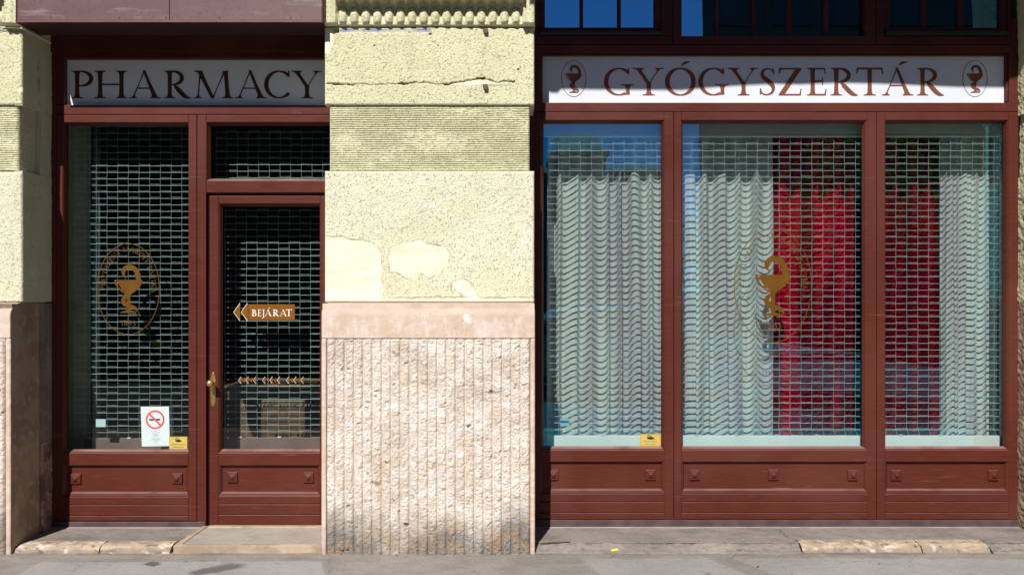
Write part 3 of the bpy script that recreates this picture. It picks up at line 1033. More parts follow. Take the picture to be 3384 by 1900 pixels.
def boss_mesh(cx, cz, y):
    mb = MB()
    s = 0.0335
    mb.box(cx - s, cx + s, y - 0.012, y, cz - s, cz + s)
    s2 = 0.028
    s3 = 0.009
    a = [(cx - s2, y - .012, cz - s2), (cx + s2, y - .012, cz - s2), (cx + s2, y - .012, cz + s2), (cx - s2, y - .012, cz + s2)]
    b = [(cx - s3, y - .018, cz - s3), (cx + s3, y - .018, cz - s3), (cx + s3, y - .018, cz + s3), (cx - s3, y - .018, cz + s3)]
    mb.add(a + b, [(0, 1, 5, 4), (1, 2, 6, 5), (2, 3, 7, 6), (3, 0, 4, 7), (4, 5, 6, 7)])
    mb.box(cx - s3, cx + s3, y - .026, y - .0182, cz - s3, cz + s3)
    return mb


def sash(name, label, cat, gx0, gx1, top, gy0, gy1, sx0, sx1, lx0, lx1, ybot, bosses, pane=GLASS, board=(1640, 1668, 1703), panel=(1537, 1543, 1628), group=None):
    """glazed unit above a moulded base panel. pixels: glass, top of frame, outer stile edges, inner stile edges below, bottom"""
    t = thing(name, ((X(gx0) + X(gx1)) / 2, F, Z(ybot)), label, cat, group)
    d0, d1 = F, F + 0.075
    g = 0.0006
    boxes('stile', WOOD, t, 0.0025, (X(sx0), X(lx0), d0, d1, Z(ybot), Z(top)), (X(lx1), X(sx1), d0, d1, Z(ybot), Z(top)))
    boxes('top_rail', WOOD, t, 0.0025, (X(lx0) + g, X(lx1) - g, d0, d1, Z(gy0 - 9), Z(top)))
    boxes('bottom_rail', WOOD, t, 0.0025, (X(lx0) + g, X(lx1) - g, d0 - .002, d1, Z(panel[0]), Z(gy1 + 10)))
    ys = [board[0]] + list(board[1:]) + [ybot]
    for a, b in zip(ys[:-1], ys[1:]):
        boxes('base_board', WOOD, t, 0.0025, (X(lx0) + g, X(lx1) - g, d0 - .001, d1, Z(b - 1.1), Z(a + 1.1)))
    bd = MB()
    # bead round the glass
    bx0, bx1 = X(lx0) + g, X(lx1) - g
    bd.ring(bx0, bx1, Z(gy1 + 10), Z(gy0 - 9), 0.0, d0 + .003, d0 + .003)
    o4 = [(bx0, d0 + .002, Z(gy1 + 10)), (bx1, d0 + .002, Z(gy1 + 10)), (bx1, d0 + .002, Z(gy0 - 9)), (bx0, d0 + .002, Z(gy0 - 9))]
    i4 = [(X(gx0), G - .006, Z(gy1)), (X(gx1), G - .006, Z(gy1)), (X(gx1), G - .006, Z(gy0)), (X(gx0), G - .006, Z(gy0))]
    m4 = [((a[0] * .55 + b[0] * .45), d0 + .010, (a[2] * .55 + b[2] * .45)) for a, b in zip(o4, i4)]
    bd = MB()
    bd.add(o4 + m4 + i4, [(0, 1, 5, 4), (1, 2, 6, 5), (2, 3, 7, 6), (3, 0, 4, 7), (4, 5, 9, 8), (5, 6, 10, 9), (6, 7, 11, 10), (7, 4, 8, 11)])
    bd.build('glazing_bead', WOOD, t)
    e = 0.012
    p_ = MB()
    p_.add([(X(gx0) - e, G, Z(gy1) - e), (X(gx1) + e, G, Z(gy1) - e), (X(gx1) + e, G, Z(gy0) + e), (X(gx0) - e, G, Z(gy0) + e)], [(0, 1, 2, 3)])
    p_.build('glass_pane', pane, t)
    # base panel
    pz1, pz0 = Z(panel[0]), Z(panel[2] + 11)
    pn = MB()
    yo, yi = F + .002, F + .021
    wdt = 0.012
    pn.box(X(lx0) + wdt, X(lx1) - wdt, yi, yi + .03, pz0 + wdt, pz1 - wdt)
    ow = [(bx0, yo, pz0), (bx1, yo, pz0), (bx1, yo, pz1), (bx0, yo, pz1)]
    w2 = 0.020
    mid = [(bx0 + w2 * .5, yo + .005, pz0 + .016), (bx1 - w2 * .5, yo + .005, pz0 + .016), (bx1 - w2 * .5, yo + .005, pz1 - .006), (bx0 + w2 * .5, yo + .005, pz1 - .006)]
    iw = [(bx0 + w2, yi - .001, pz0 + .026), (bx1 - w2, yi - .001, pz0 + .026), (bx1 - w2, yi - .001, pz1 - .012), (bx0 + w2, yi - .001, pz1 - .012)]
    pn.add(ow + mid + iw, [(0, 1, 5, 4), (1, 2, 6, 5), (2, 3, 7, 6), (3, 0, 4, 7), (4, 5, 9, 8), (5, 6, 10, 9), (6, 7, 11, 10), (7, 4, 8, 11)])
    pno = pn.build('base_panel', WOOD, t)
    for (bx, by) in bosses:
        boss_mesh(X(bx), Z(by), yi).build('boss', WOOD, pno, 0.0015)
    return t


lw = sash('display_window', 'dark window left of the door with an ochre oval emblem and a no smoking notice', 'window', 212, 619, 381, 414, 1487, 188, 649.5, 207, 623, 1721,
          [(247, 1583), (583, 1582)], GLASSL)
door = sash('shop_door', 'red-brown glazed shop door with a brass knob and an orange entrance arrow', 'door', 731, 1053, 648, 682, 1486, 692, 1106, 722, 1058, 1735,
            [(766, 1578), (1018, 1578)], GLASSL, (1638, 1665, 1700))
TOPR, BB = 371, (1630, 1658, 1694)
w1 = sash('display_window', 'curtained window next to the pier, lower glass with a yellow camera sticker', 'window', 1797, 2187, TOPR, 407, 1477, 1770.5, 2226, 1787, 2195, 1716,
          [(1829, 1570), (2151, 1570)], GLASS, BB, (1525, 1530, 1618), 'display windows of the right shopfront')
w2 = sash('display_window', 'widest window with the large ochre oval emblem over white and red curtains', 'window', 2259, 2855, TOPR, 407, 1477, 2228, 2896, 2252, 2868, 1716,
          [(2296, 1570), (2558, 1570), (2821, 1571)], GLASS, BB, (1525, 1530, 1618), 'display windows of the right shopfront')
w3 = sash('display_window', 'rightmost window with a red curtain beside a white one and no emblem', 'window', 2931, 3325, TOPR, 407, 1477, 2898, 3366, 2925, 3333, 1716,
          [(2964, 1571), (3286, 1571)], GLASS, BB, (1525, 1530, 1618), 'display windows of the right shopfront')

# fanlight over the door
tw = thing('fanlight', (X(880), F, Z(596)), 'low wide fanlight between the lettered sign and the shop door', 'window')
boxes('top_rail', WOOD, tw, 0.0025, pb(681.5, 1125, 381, 404.5, F, F + .075))
boxes('stile', WOOD, tw, 0.0015, pb(681.5, 683.5, 405, 597, F, F + .075))
o4 = [(X(683), F + .003, Z(597)), (X(1096), F + .003, Z(597)), (X(1096), F + .003, Z(404)), (X(683), F + .003, Z(404))]
i4 = [(X(691), G - .006, Z(589)), (X(1088), G - .006, Z(589)), (X(1088), G - .006, Z(414)), (X(691), G - .006, Z(414))]
mb = MB()
mb.add(o4 + i4, [(0, 1, 5, 4), (1, 2, 6, 5), (2, 3, 7, 6), (3, 0, 4, 7)])
mb.build('glazing_bead', WOOD, tw)
mb = MB()
mb.box(X(1096), X(1125), F, F + .075, Z(597), Z(405))
mb.build('stile', WOOD, tw, .0025)
mb = MB()
mb.add([(X(685), G, Z(593)), (X(1092), G, Z(593)), (X(1092), G, Z(410)), (X(685), G, Z(410))], [(0, 1, 2, 3)])
mb.build('glass_pane', GLASSL, tw)

# door handle
hp = MB()
hx0, hx1 = X(697), X(713)
cx = (hx0 + hx1) / 2
r = (hx1 - hx0) / 2
pts = []
for k in range(9):
    a = math.pi * k / 8
    pts.append((cx + (r * .72) * math.cos(a), Z(1240) + r * 1.3 * math.sin(a)))
pts = [(hx1, Z(1246))] + pts + [(hx0, Z(1246)), (hx0, Z(1326))] + [(cx - r * .72 * math.cos(math.pi * k / 8), Z(1332) - r * 1.3 * math.sin(math.pi * k / 8)) for k in range(9)] + [(hx1, Z(1326))]
hp.flat(pts, F - 0.005, 0.005)
plate = hp.build('handle_plate', BRASS, door, 0.0012)
kb = MB()
kb.lathe([(0.010, 0), (0.009, -.02), (0.008, -.032), (0.013, -.037), (0.021, -.046), (0.0245, -.058), (0.0235, -.070), (0.018, -.080), (0.009, -.085), (0.002, -.086)], (X(706), F - .005, Z(1263)), 'y', 24)
kb.build('knob', BRASS, plate, smooth=True)
kh = MB()
kh.lathe([(0.006, 0), (0.006, -.003), (0.002, -.0035)], (X(706), F - .005, Z(1300)), 'y', 12)
kh.lathe([(0.0025, 0), (0.0025, -.002), (0.001, -.0025)], (X(706), F - .005, Z(1241)), 'y', 10)
kh.build('screw', BRASS, plate)

# ---- upper windows (dark rooms behind)
UT = 4.24


def upper(label, panes, frame, bot, open_sash):
    x0, x1 = frame
    t = thing('upper_window', (X((x0 + x1) / 2), F, Z(147)), label, 'window', 'upper windows above the long sign')
    m = []
    m.append((X(x0), X(x1), F, F + .08, Z(147), Z(bot + (30 if open_sash else 5))))
    a, b = panes[0][0], panes[-1][1]
    if open_sash:
        m.append((X(x0), X(a - 20), F, F + .08, Z(bot + 29.5), UT))
        m.append((X(b + 22), X(x1), F, F + .08, Z(bot + 29.5), UT))
    else:
        m.append((X(x0), X(a - 4), F, F + .08, Z(bot + 4.5), UT))
        m.append((X(b + 6), X(x1), F, F + .08, Z(bot + 4.5), UT))
    boxes('frame', WOOD_SHADED, t, 0.003, *m)
    yy = F + .012 if open_sash else F + .03
    if open_sash:
        boxes('sash_stile', WOOD_SHADED, t, 0.003, (X(a - 19.5), X(a - 1), yy, yy + .06, Z(bot + 13), UT), (X(b + 1), X(b + 21.5), yy, yy + .06, Z(bot + 13), UT))
        boxes('sash_rail', WOOD_SHADED, t, 0.003, (X(a - 0.8), X(b + .8), yy, yy + .06, Z(bot + 13), Z(bot + 1)))
        dr = MB()
        dr.box(X(a - 19), X(b + 21), F - .018, F + .02, Z(bot + 28.5), Z(bot + 16))
        dr.build('drip_rail', m_plain('dark_aluminium', (0.04, 0.035, 0.03), .4, .3) if 'dark_aluminium' not in bpy.data.materials else bpy.data.materials['dark_aluminium'], t, 0.003)
    for p, q in zip(panes[:-1], panes[1:]):
        boxes('glazing_bar', WOOD_SHADED, t, 0.003, (X(p[1]), X(q[0]), yy + .004, yy + .05, Z(bot + (1 if open_sash else 4)), UT))
    yg = yy + .028
    rng = random.Random(int(a))
    for p in panes:
        gp = MB()
        gp.add([(X(p[0]) - .002, yg, Z(bot) - .008), (X(p[1]) + .002, yg + rng.uniform(-.0006, .0006), Z(bot) - .008),
                (X(p[1]) + .002, yg + rng.uniform(-.0006, .0006), UT), (X(p[0]) - .002, yg, UT)], [(0, 1, 2, 3)])
        gp.build('glass_pane', GLASSU, t)
    return t


upper('small-paned upper window above the left end of the long sign, reflecting blue sky', [(1802, 1917), (1928, 2042), (2053, 2163)], (1770.5, 2223), 89, True)
upper('five-paned fixed upper window above the middle of the long sign', [(2257, 2369), (2379, 2489), (2500, 2606), (2622, 2728), (2744, 2853)], (2225, 2895), 115, False)
upper('dark upper window with a drip rail above the right end of the long sign', [(2943, 3047), (3066, 3170), (3188, 3310)], (2897, 3340), 90, True)
cb = MB()
P = np.zeros((120, 2, 3))
for i in range(120):
    xx = X(2290) + (X(3320) - X(2290)) * i / 119
    yy = 0.75 + 0.035 * math.sin(i * .55) + .02 * math.sin(i * 1.3 + 1)
    P[i, 0] = (xx, yy, 3.15)
    P[i, 1] = (xx, yy, 4.2)
grid_mesh('dark_curtain', P, m_cloth('grey_blue_cloth', (0.10, 0.11, 0.13), (0.07, 0.08, 0.10), .1), None, label='grey curtain hanging behind the small-paned upper windows', category='curtain')

# ================================================================== SIGNS
exec_dummy = None


# -- lettering: strokes in units of the cap height
def arc(cx, cy, rx, ry, a0, a1, w0, w1, n=22, pw=1.2, ph=0.0):
    pts, ws = [], []
    for k in range(n + 1):
        a = math.radians(a0 + (a1 - a0) * k / n)
        pts.append((cx + rx * math.cos(a), cy + ry * math.sin(a)))
        ws.append(w0 + (w1 - w0) * abs(math.cos(a + ph)) ** pw)
    return ('r', pts, ws)


def stem(xb, xt, w=0.16, y0=0.0, y1=1.0, sb=(.13, .13), st=(.13, .13), wt=None):
    wt = w if wt is None else wt
    P = []
    h, k = 0.028, 0.10
    lean = (xt - xb) / (y1 - y0)
    xl = lambda y: xb + lean * (y - y0)
    if sb:
        P += [(xb - w / 2 - sb[0], y0), (xb + w / 2 + sb[1], y0), (xb + w / 2 + sb[1], y0 + h), (xl(y0 + k * .5) + w / 2 + .03, y0 + .05), (xl(y0 + k) + w / 2, y0 + k + .02)]
    else:
        P += [(xb - w / 2, y0), (xb + w / 2, y0)]
    P += [(xl((y0 + y1) / 2) + (w + wt) / 4 - .008, (y0 + y1) / 2)]
    if st:
        P += [(xl(y1 - k) + wt / 2, y1 - k - .02), (xl(y1 - k * .5) + wt / 2 + .03, y1 - .05), (xt + wt / 2 + st[1], y1 - h), (xt + wt / 2 + st[1], y1), (xt - wt / 2 - st[0], y1),
              (xt - wt / 2 - st[0], y1 - h), (xl(y1 - k * .5) - wt / 2 - .03, y1 - .05), (xl(y1 - k) - wt / 2, y1 - k - .02)]
    else:
        P += [(xt + wt / 2, y1), (xt - wt / 2, y1)]
    P += [(xl((y0 + y1) / 2) - (w + wt) / 4 + .008, (y0 + y1) / 2)]
    if sb:
        P += [(xl(y0 + k) - w / 2, y0 + k + .02), (xl(y0 + k * .5) - w / 2 - .03, y0 + .05), (xb - w / 2 - sb[0], y0 + h)]
    return ('p', P)


def poly(*pts):
    return ('p', list(pts))


def spl(pts, ws, n=6):
    """Catmull-Rom through points"""
    P, Wd = [], []
    q = [pts[0]] + pts + [pts[-1]]
    wq = [ws[0]] + ws + [ws[-1]]
    for i in range(1, len(q) - 2):
        for k in range(n):
            t = k / n
            f = lambda a, b, c, d: 0.5 * ((2 * b) + (-a + c) * t + (2 * a - 5 * b + 4 * c - d) * t * t + (-a + 3 * b - 3 * c + d) * t ** 3)
            P.append((f(q[i - 1][0], q[i][0], q[i + 1][0], q[i + 2][0]), f(q[i - 1][1], q[i][1], q[i + 1][1], q[i + 2][1])))
            Wd.append(max(0.004 * 0, f(wq[i - 1], wq[i], wq[i + 1], wq[i + 2])))
    P.append(pts[-1])
    Wd.append(ws[-1])
    return ('r', P, Wd)


TH, TK = 0.045, 0.16
GL = {
    'P': (0.84, [stem(.27, .27, TK), arc(.38, .715, .40, .265, 95, -110, TH, TK - .01)]),
    'H': (1.25, [stem(.24, .24, TK), stem(1.01, 1.01, TK), poly((.30, .475), (.95, .475), (.95, .53), (.30, .53))]),
    'A': (1.13, [stem(.13, .545, .055, 0, 1.02, (.12, .11), None, .05), stem(.93, .52, .17, 0, 1.02, (.10, .12), None, .10), poly((.28, .34), (.76, .34), (.74, .385), (.30, .385))]),
    'R': (1.08, [stem(.27, .27, TK), arc(.36, .735, .37, .245, 95, -95, TH, TK - .01), spl([(.42, .49), (.55, .36), (.76, .14), (.90, .04), (1.06, .005)], [.03, .15, .165, .12, .02])]),
    'M': (1.43, [stem(.16, .24, .05, 0, .97, (.12, .12), None, .07), ('p', [(.03, 1.0), (.03, .97), (.15, .93), (.62, .02), (.72, -.03), (.745, .03), (.40, .77), (.31, 1.0)]),
                 stem(.70, 1.13, .05, 0, 1.0, None, (.02, .13), .06), stem(1.25, 1.17, .17, 0, .97, (.12, .12), None, .15)]),
    'C': (.97, [arc(.55, .5, .475, .48, 42, 318, TH, TK, 26), poly((.885, 1.0), (.93, .99), (.94, .76), (.905, .76), (.875, .86)), poly((.84, .12), (.90, .10), (.95, .20), (.93, .22))]),
    'G': (1.08, [arc(.55, .5, .475, .48, 42, 300, TH, TK, 26), poly((.885, 1.0), (.93, .99), (.94, .76), (.905, .76), (.875, .86)), stem(.88, .88, .15, .03, .40, None, (.20, .15)), spl([(.74, .05), (.84, .06), (.95, .09)], [.06, .06, .05])]),
    'Y': (1.10, [stem(.55, .55, TK, 0, .46, (.14, .14), None), stem(.545, .17, .15, .42, 1.0, None, (.12, .14), .15), stem(.57, .92, .05, .42, 1.0, None, (.13, .13), .05)]),
    'O': (1.12, [arc(.56, .5, .48, .485, 0, 360, TH, TK + .01, 40)]),
    'S': (.62, [spl([(.50, .84), (.42, .935), (.30, .965), (.17, .92), (.115, .79), (.17, .66), (.33, .52), (.46, .38), (.505, .24), (.44, .09), (.30, .03), (.16, .045), (.07, .16)],
                    [.03, .04, .05, .09, .12, .15, .165, .16, .12, .08, .05, .05, .03]), poly((.475, .99), (.515, .99), (.535, .76), (.50, .76), (.47, .88)), poly((.035, .26), (.075, .26), (.11, .10), (.06, .03), (.03, .03))]),
    'Z': (.86, [poly((.06, 1.0), (.85, 1.0), (.85, .945), (.10, .945), (.055, .80), (.02, .80), (.02, 1.0)), poly((.62, .95), (.84, .96), (.23, .045), (.01, .035)), poly((.01, 0), (.82, 0), (.85, .24), (.81, .24), (.77, .055), (.01, .05))]),
    'E': (.76, [stem(.26, .26, TK), poly((.3, 1.0), (.70, 1.0), (.735, .78), (.70, .78), (.665, .945), (.3, .945)), poly((.3, .545), (.60, .545), (.60, .65), (.635, .65), (.635, .38), (.60, .38), (.60, .49), (.3, .49)),
                poly((.3, .0), (.73, .0), (.765, .23), (.73, .23), (.68, .055), (.3, .055))]),
    'T': (.97, [stem(.485, .485, TK, 0, 1.0, (.14, .14), None), poly((.02, 1.01), (.95, 1.01), (.97, .78), (.935, .78), (.90, .945), (.07, .945), (.035, .78), (.0, .78))]),
    'B': (.86, [stem(.26, .26, TK), arc(.36, .755, .30, .22, 95, -95, TH, TK - .02), arc(.38, .265, .38, .245, 95, -100, TH, TK - .01)]),
    'J': (.55, [stem(.33, .33, TK, -.1, 1.0, None, (.13, .13)), spl([(.33, -.05), (.30, -.17), (.20, -.26), (.06, -.33)], [.16, .12, .07, .02])]),
    'I': (.48, [stem(.24, .24, TK)]),
    'N': (1.25, [stem(.21, .21, .055, 0, .97, (.13, .13), None), stem(1.05, 1.05, .055, .02, 1.0, None, (.13, .13)), ('p', [(.03, 1.0), (.03, .97), (.17, .93), (1.03, -.02), (1.075, -.02), (1.075, .13), (.33, 1.0)])]),
    'K': (1.05, [stem(.26, .26, TK), stem(.36, .80, .05, .46, 1.0, None, (.12, .12)), spl([(.38, .52), (.55, .34), (.78, .11), (.90, .03), (1.05, .0)], [.05, .15, .17, .11, .02])]),
    '1': (.5, [stem(.26, .26, .12, 0, 1.0, (.12, .12), None), poly((.08, .86), (.10, .90), (.26, 1.0), (.26, .90))]),
    '8': (.72, [arc(.36, .75, .24, .215, 0, 360, .06, .11, 30), arc(.36, .27, .29, .24, 0, 360, .06, .12, 30)]),
    '9': (.72, [arc(.36, .68, .28, .28, 0, 360, .06, .12, 30), spl([(.64, .68), (.62, .40), (.50, .16), (.20, -.08)], [.12, .12, .08, .03])]),
    '3': (.66, [spl([(.10, .86), (.22, .96), (.40, .95), (.50, .80), (.42, .62), (.26, .53)], [.03, .05, .07, .11, .08, .03]), spl([(.26, .55), (.46, .48), (.55, .30), (.46, .08), (.26, -.03), (.06, .0)], [.03, .08, .12, .11, .07, .03])]),
}


def glyph(mb, ch, x, z, h, y, sx=1.0, ang=0.0, lift=0.00012):
    """draw one capital with its left edge at x, baseline z, cap height h; ang turns it about its base centre"""
    acc = ch in 'ÁÓ'
    base = {'Á': 'A', 'Ó': 'O'}.get(ch, ch)
    adv, st = GL[base]
    st = list(st)
    if acc:
        c = adv / 2
        st.append(poly((c + .02, 1.09), (c + .06, 1.09), (c + .36, 1.225), (c + .34, 1.235), (c + .13, 1.235)))
    ca, sa = math.cos(ang), math.sin(ang)

    def T(p):
        px = (p[0] * sx - adv * sx / 2) * h
        pz = p[1] * h
        return (x + adv * sx * h / 2 + px * ca - pz * sa, z + px * sa + pz * ca)
    for i, s in enumerate(st):
        yy = y - i * lift
        if s[0] == 'p':
            mb.flat([T(p) for p in s[1]], yy, 0.001)
        else:
            mb.ribbon([T(p) for p in s[1]], [w * h for w in s[2]], yy, 0.001)


def word(mb, spec, Y, top, base):
    """spec: (char, px0, px1) with photo pixel extents"""
    h = Z(top, Y) - Z(base, Y)
    for ch, a, b in spec:
        b0 = {'Á': 'A', 'Ó': 'O'}.get(ch, ch)
        adv = GL[b0][0]
        wd = X(b, Y) - X(a, Y)
        glyph(mb, ch, X(a, Y), Z(base, Y), h, Y, wd / (adv * h))


def emblem(mb, cx, cz, k, y, lift=0.00015):
    """bowl with a snake; k = metres per unit, origin at the middle of the bowl's rim, z up"""
    q = lambda L: [(cx + a * k, cz - b * k) for a, b in L]
    mb.flat(q([(-86, 0), (103, 0), (100, 26), (88, 50), (66, 74), (40, 92), (20, 108), (-2, 108), (-14, 96), (-44, 76), (-66, 44)]), y)
    p = spl([(-100, 2), (-92, 30), (-72, 62), (-42, 88), (-12, 104), (2, 112)], [9, 12, 9, 10, 12, 14])
    mb.ribbon(q(p[1]), [w * k for w in p[2]], y - lift)
    mb.flat(q([(-103, 0), (-84, 0), (-88, 10), (-98, 16)]), y - lift * 5)
    mb.flat(q([(-8, 98), (22, 98), (14, 120), (14, 225), (60, 240), (60, 246), (-60, 246), (-60, 240), (-10, 225), (-12, 120)]), y - lift * 2)
    p = spl([(-22, -2), (-26, -26), (-36, -44), (-34, -70), (-14, -92), (16, -96), (46, -82), (66, -52), (74, -20), (76, 2)], [3, 8, 22, 31, 32, 33, 35, 37, 38, 38], 8)
    mb.ribbon(q(p[1]), [w * k for w in p[2]], y - lift * 3)
    p = spl([(10, 118), (-18, 124), (-36, 146), (-32, 172), (-4, 190), (30, 200), (54, 214), (68, 234)], [14, 24, 30, 32, 30, 28, 22, 3], 8)
    mb.ribbon(q(p[1]), [w * k for w in p[2]], y - lift * 4)


def oval(mb, cx, cz, rx, rz, w, y):
    n = 72
    pts = [(cx + rx * math.cos(2 * math.pi * i / n), cz + rz * math.sin(2 * math.pi * i / n)) for i in range(n + 1)]
    mb.ribbon(pts, [w] * (n + 1), y)


# left sign
YS = F + 0.045
ls = thing('shop_sign', (X(640, YS), YS, Z(345, YS)), 'shaded bluish white sign reading PHARMACY over the door', 'sign')
MB().box(X(208, YS), X(1125, YS), YS, YS + .012, Z(349, YS), Z(190, YS)).build('panel', SIGN_SHADED, ls)
lm = MB()
word(lm, [('P', 230, 307), ('H', 309, 423), ('A', 428, 531), ('R', 537, 632), ('M', 640, 769), ('A', 778, 881), ('C', 873, 960), ('Y', 964, 1065)], YS - .002, 235, 325.5)
lm.build('lettering', LETTER_SHADED, ls)
# right sign
rs = thing('shop_sign', (X(2560, YS), YS, Z(337, YS)), 'long white sign reading GYÓGYSZERTÁR, half in sun', 'sign')
MB().box(X(1790, YS), X(3330, YS), YS, YS + .012, Z(340.5, YS), Z(180, YS)).build('panel', SIGNW, rs)
s3 = .33385
L3 = lambda v: 1740 + v * s3
L4 = lambda v: 2524 + v * s3
lm = MB()
word(lm, [('G', L3(768), L3(1056)), ('Y', L3(1058), L3(1363)), ('Ó', L3(1372), L3(1675)), ('G', L3(1703), L3(1993)), ('Y', L3(1997), L3(2300)), ('S', L3(2300), L4(128)),
          ('Z', L4(145), L4(378)), ('E', L4(413), L4(622)), ('R', L4(645), L4(937)), ('T', L4(916), L4(1182)), ('Á', L4(1175), L4(1480)), ('R', L4(1500), L4(1790))], YS - .002, 226, 316)
lm.build('lettering', LETTER, rs)
for cxp in (L3(468), L4(2090)):
    em = MB()
    oval(em, X(cxp, YS), Z(261, YS), X(40.4 + 1692, YS), X(59.3 + 1692, YS), 0.0028, YS - .002)
    emblem(em, X(cxp, YS), Z(245, YS), X(1692 + 51.6 / 205, YS), YS - .003)
    em.build('emblem', LETTER, rs)
# faint hanging string with hooks is left out: nothing of it shows

# ---- window emblems (foil on the glass)
YD = G - 0.0025


def window_emblem(px, py, rx, ry, kpx, topy, label, txt_r, tag):
    t = thing('window_emblem', (X(px, YD), YD, Z(py + ry, YD)), label, 'window lettering', 'oval emblems on the glass')
    u = (YD + D) / FPX
    m = MB()
    oval(m, X(px, YD), Z(py, YD), rx * u, ry * u, 0.0042, YD)
    m.build('oval_ring', GOLD, t)
    m = MB()
    emblem(m, X(px, YD), Z(topy, YD), kpx / 205 * u, YD)
    m.build('bowl_and_snake', GOLD, t)
    m = MB()
    text = 'PESTI SZENT MARGIT PATIKA'
    adv = [(GL[c][0] + 0.26) if c != ' ' else 0.62 for c in text]
    h = ry * 0.098
    erx, ery = rx * 0.80, ry * 0.86
    # walk along the ellipse by arc length
    N = 2000
    A0, A1 = math.radians(182), math.radians(-6)
    ths = [A0 + (A1 - A0) * i / N for i in range(N + 1)]
    P = [(erx * math.cos(a), ery * math.sin(a)) for a in ths]
    S = [0]
    for a, b in zip(P[:-1], P[1:]):
        S.append(S[-1] + math.hypot(b[0] - a[0], b[1] - a[1]))
    tot = sum(adv)
    s = 0
    for c, ad in zip(text, adv):
        mid = (s + ad / 2) / tot * S[-1]
        s += ad
        if c == ' ':
            continue
        i = int(np.searchsorted(S, mid))
        i = min(max(i, 1), N - 1)
        dx, dy = P[i + 1][0] - P[i - 1][0], P[i + 1][1] - P[i - 1][1]
        ang = math.atan2(dy, dx)
        # baseline pulled in a little
        nx, ny = math.sin(ang), -math.cos(ang)
        bx, by = P[i][0] + nx * h * .35, P[i][1] + ny * h * .35
        wch = GL[c][0] * h
        glyph(m, c, X(px, YD) + (bx) * u - wch * u / 2, Z(py, YD) + by * u, h * u, YD, 1.0, ang)
    m.build('lettering', GOLD, t)
    m = MB()
    # year
    yr = '1893'
    hh = ry * 0.115
    wds = [GL[c][0] * hh * .95 for c in yr]
    gap = hh * .10
    xx = px - (sum(wds) + gap * 3) / 2
    for c, wv in zip(yr, wds):
        glyph(m, c, X(xx, YD), Z(py + ry * .805, YD), hh * u, YD, .95)
        xx += wv + gap
    m.build('year', GOLD, t)


window_emblem(424, 955, 103, 150, 91, 925, 'smaller ochre oval emblem on the dark glass left of the door', 1, 'a')
window_emblem(2554, 944, 128, 187, 113, 908, 'larger ochre oval emblem on the curtained middle window', 1, 'b')

# ---- entrance arrow sign
es = thing('entrance_sign', (X(872, YD), YD, Z(1058, YD)), 'orange arrow sign reading BEJÁRAT on the door glass', 'sign')
u_ = (YD + D) / FPX
m = MB()
m.flat([(X(821, YD), Z(1058, YD)), (X(974, YD), Z(1058, YD)), (X(974, YD), Z(1005.5, YD)), (X(821, YD), Z(1005.5, YD))], YD)
m.build('board', ARROWC, es)
m = MB()
m.flat([(X(773, YD), Z(1031.5, YD)), (X(793.5, YD), Z(1060, YD)), (X(793.5, YD), Z(1002, YD))], YD)
m.build('arrowhead', ARROWC, es)
m = MB()
m.flat([(X(798, YD), Z(1031.5, YD)), (X(819, YD), Z(1060, YD)), (X(819, YD), Z(1002, YD))], YD)
m.build('arrowhead', ARROWC, es)
for xo in (772, 797):
    m = MB()
    m.ribbon([(X(xo + 21, YD), Z(1002, YD)), (X(xo, YD), Z(1031.5, YD)), (X(xo + 21, YD), Z(1060, YD))], [.0028] * 3, YD - .001, .0008)
    m.build('outline', WHITEP, es)
m = MB()
c8 = 260 / 2576.0
word(m, [('B', 740 + 900 * c8, 740 + 1068 * c8), ('E', 740 + 1092 * c8, 740 + 1232 * c8), ('J', 740 + 1240 * c8, 740 + 1338 * c8), ('Á', 740 + 1335 * c8, 740 + 1565 * c8), ('R', 740 + 1588 * c8, 740 + 1808 * c8),
         ('A', 740 + 1830 * c8, 740 + 2062 * c8), ('T', 740 + 2030 * c8, 740 + 2225 * c8)], YD - .002, 980 + 422 * c8, 980 + 640 * c8)
m.build('lettering', WHITEP, es)

# rows of small arrows
kx = 390 / 1880.0
grp = [(525, 590, 640, 705, 760), (906, 972, 1022, 1086, 1140), (1285, 1352, 1400, 1466, 1516)]
for gi, g in enumerate(grp):
    t = thing('arrow_strip', (X(680 + (g[0] + 60) * kx, YD), YD, Z(1268, YD)), ['leftmost', 'middle', 'rightmost'][gi] + ' of the three short rows of tiny ochre arrows on the door glass', 'window lettering', 'rows of arrows on the door')
    for j, v in enumerate(g):
        m = MB()
        mw = MB()
        x0_ = 680 + v * kx
        wdd = 9 if j % 2 == 0 else 7
        hh = 11 if j % 2 == 0 else 10
        m.flat([(X(x0_, YD), Z(1256, YD)), (X(x0_ + wdd, YD), Z(1256 + hh, YD)), (X(x0_ + wdd, YD), Z(1256 - hh, YD))], YD)
        if j % 2 == 0:
            mw.ribbon([(X(x0_ + wdd - 1, YD), Z(1256 - hh - .5, YD)), (X(x0_ - .5, YD), Z(1256, YD)), (X(x0_ + wdd - 1, YD), Z(1256 + hh + .5, YD))], [.0018] * 3, YD - .001, .0008)
        ar = m.build('arrow', ARROWC, t)
        if j % 2 == 0:
            mw.build('outline', WHITEP, ar)


def text_mesh(s, size, x, z, y, mat, parent, name='lettering', align='CENTER', sx=1.0):
    cu = bpy.data.curves.new('t', 'FONT')
    cu.body = s
    cu.size = size
    cu.align_x = align
    o = bpy.data.objects.new('t', cu)
    COL.objects.link(o)
    o.location = (x, y, z)
    o.rotation_euler = (math.radians(90), 0, 0)
    o.scale = (sx, 1, 1)
    bpy.context.view_layer.update()
    dg = bpy.context.evaluated_depsgraph_get()
    me = bpy.data.meshes.new_from_object(o.evaluated_get(dg))
    me.transform(o.matrix_world)
    bpy.data.objects.remove(o)
    return finish(name, me, mat, parent)


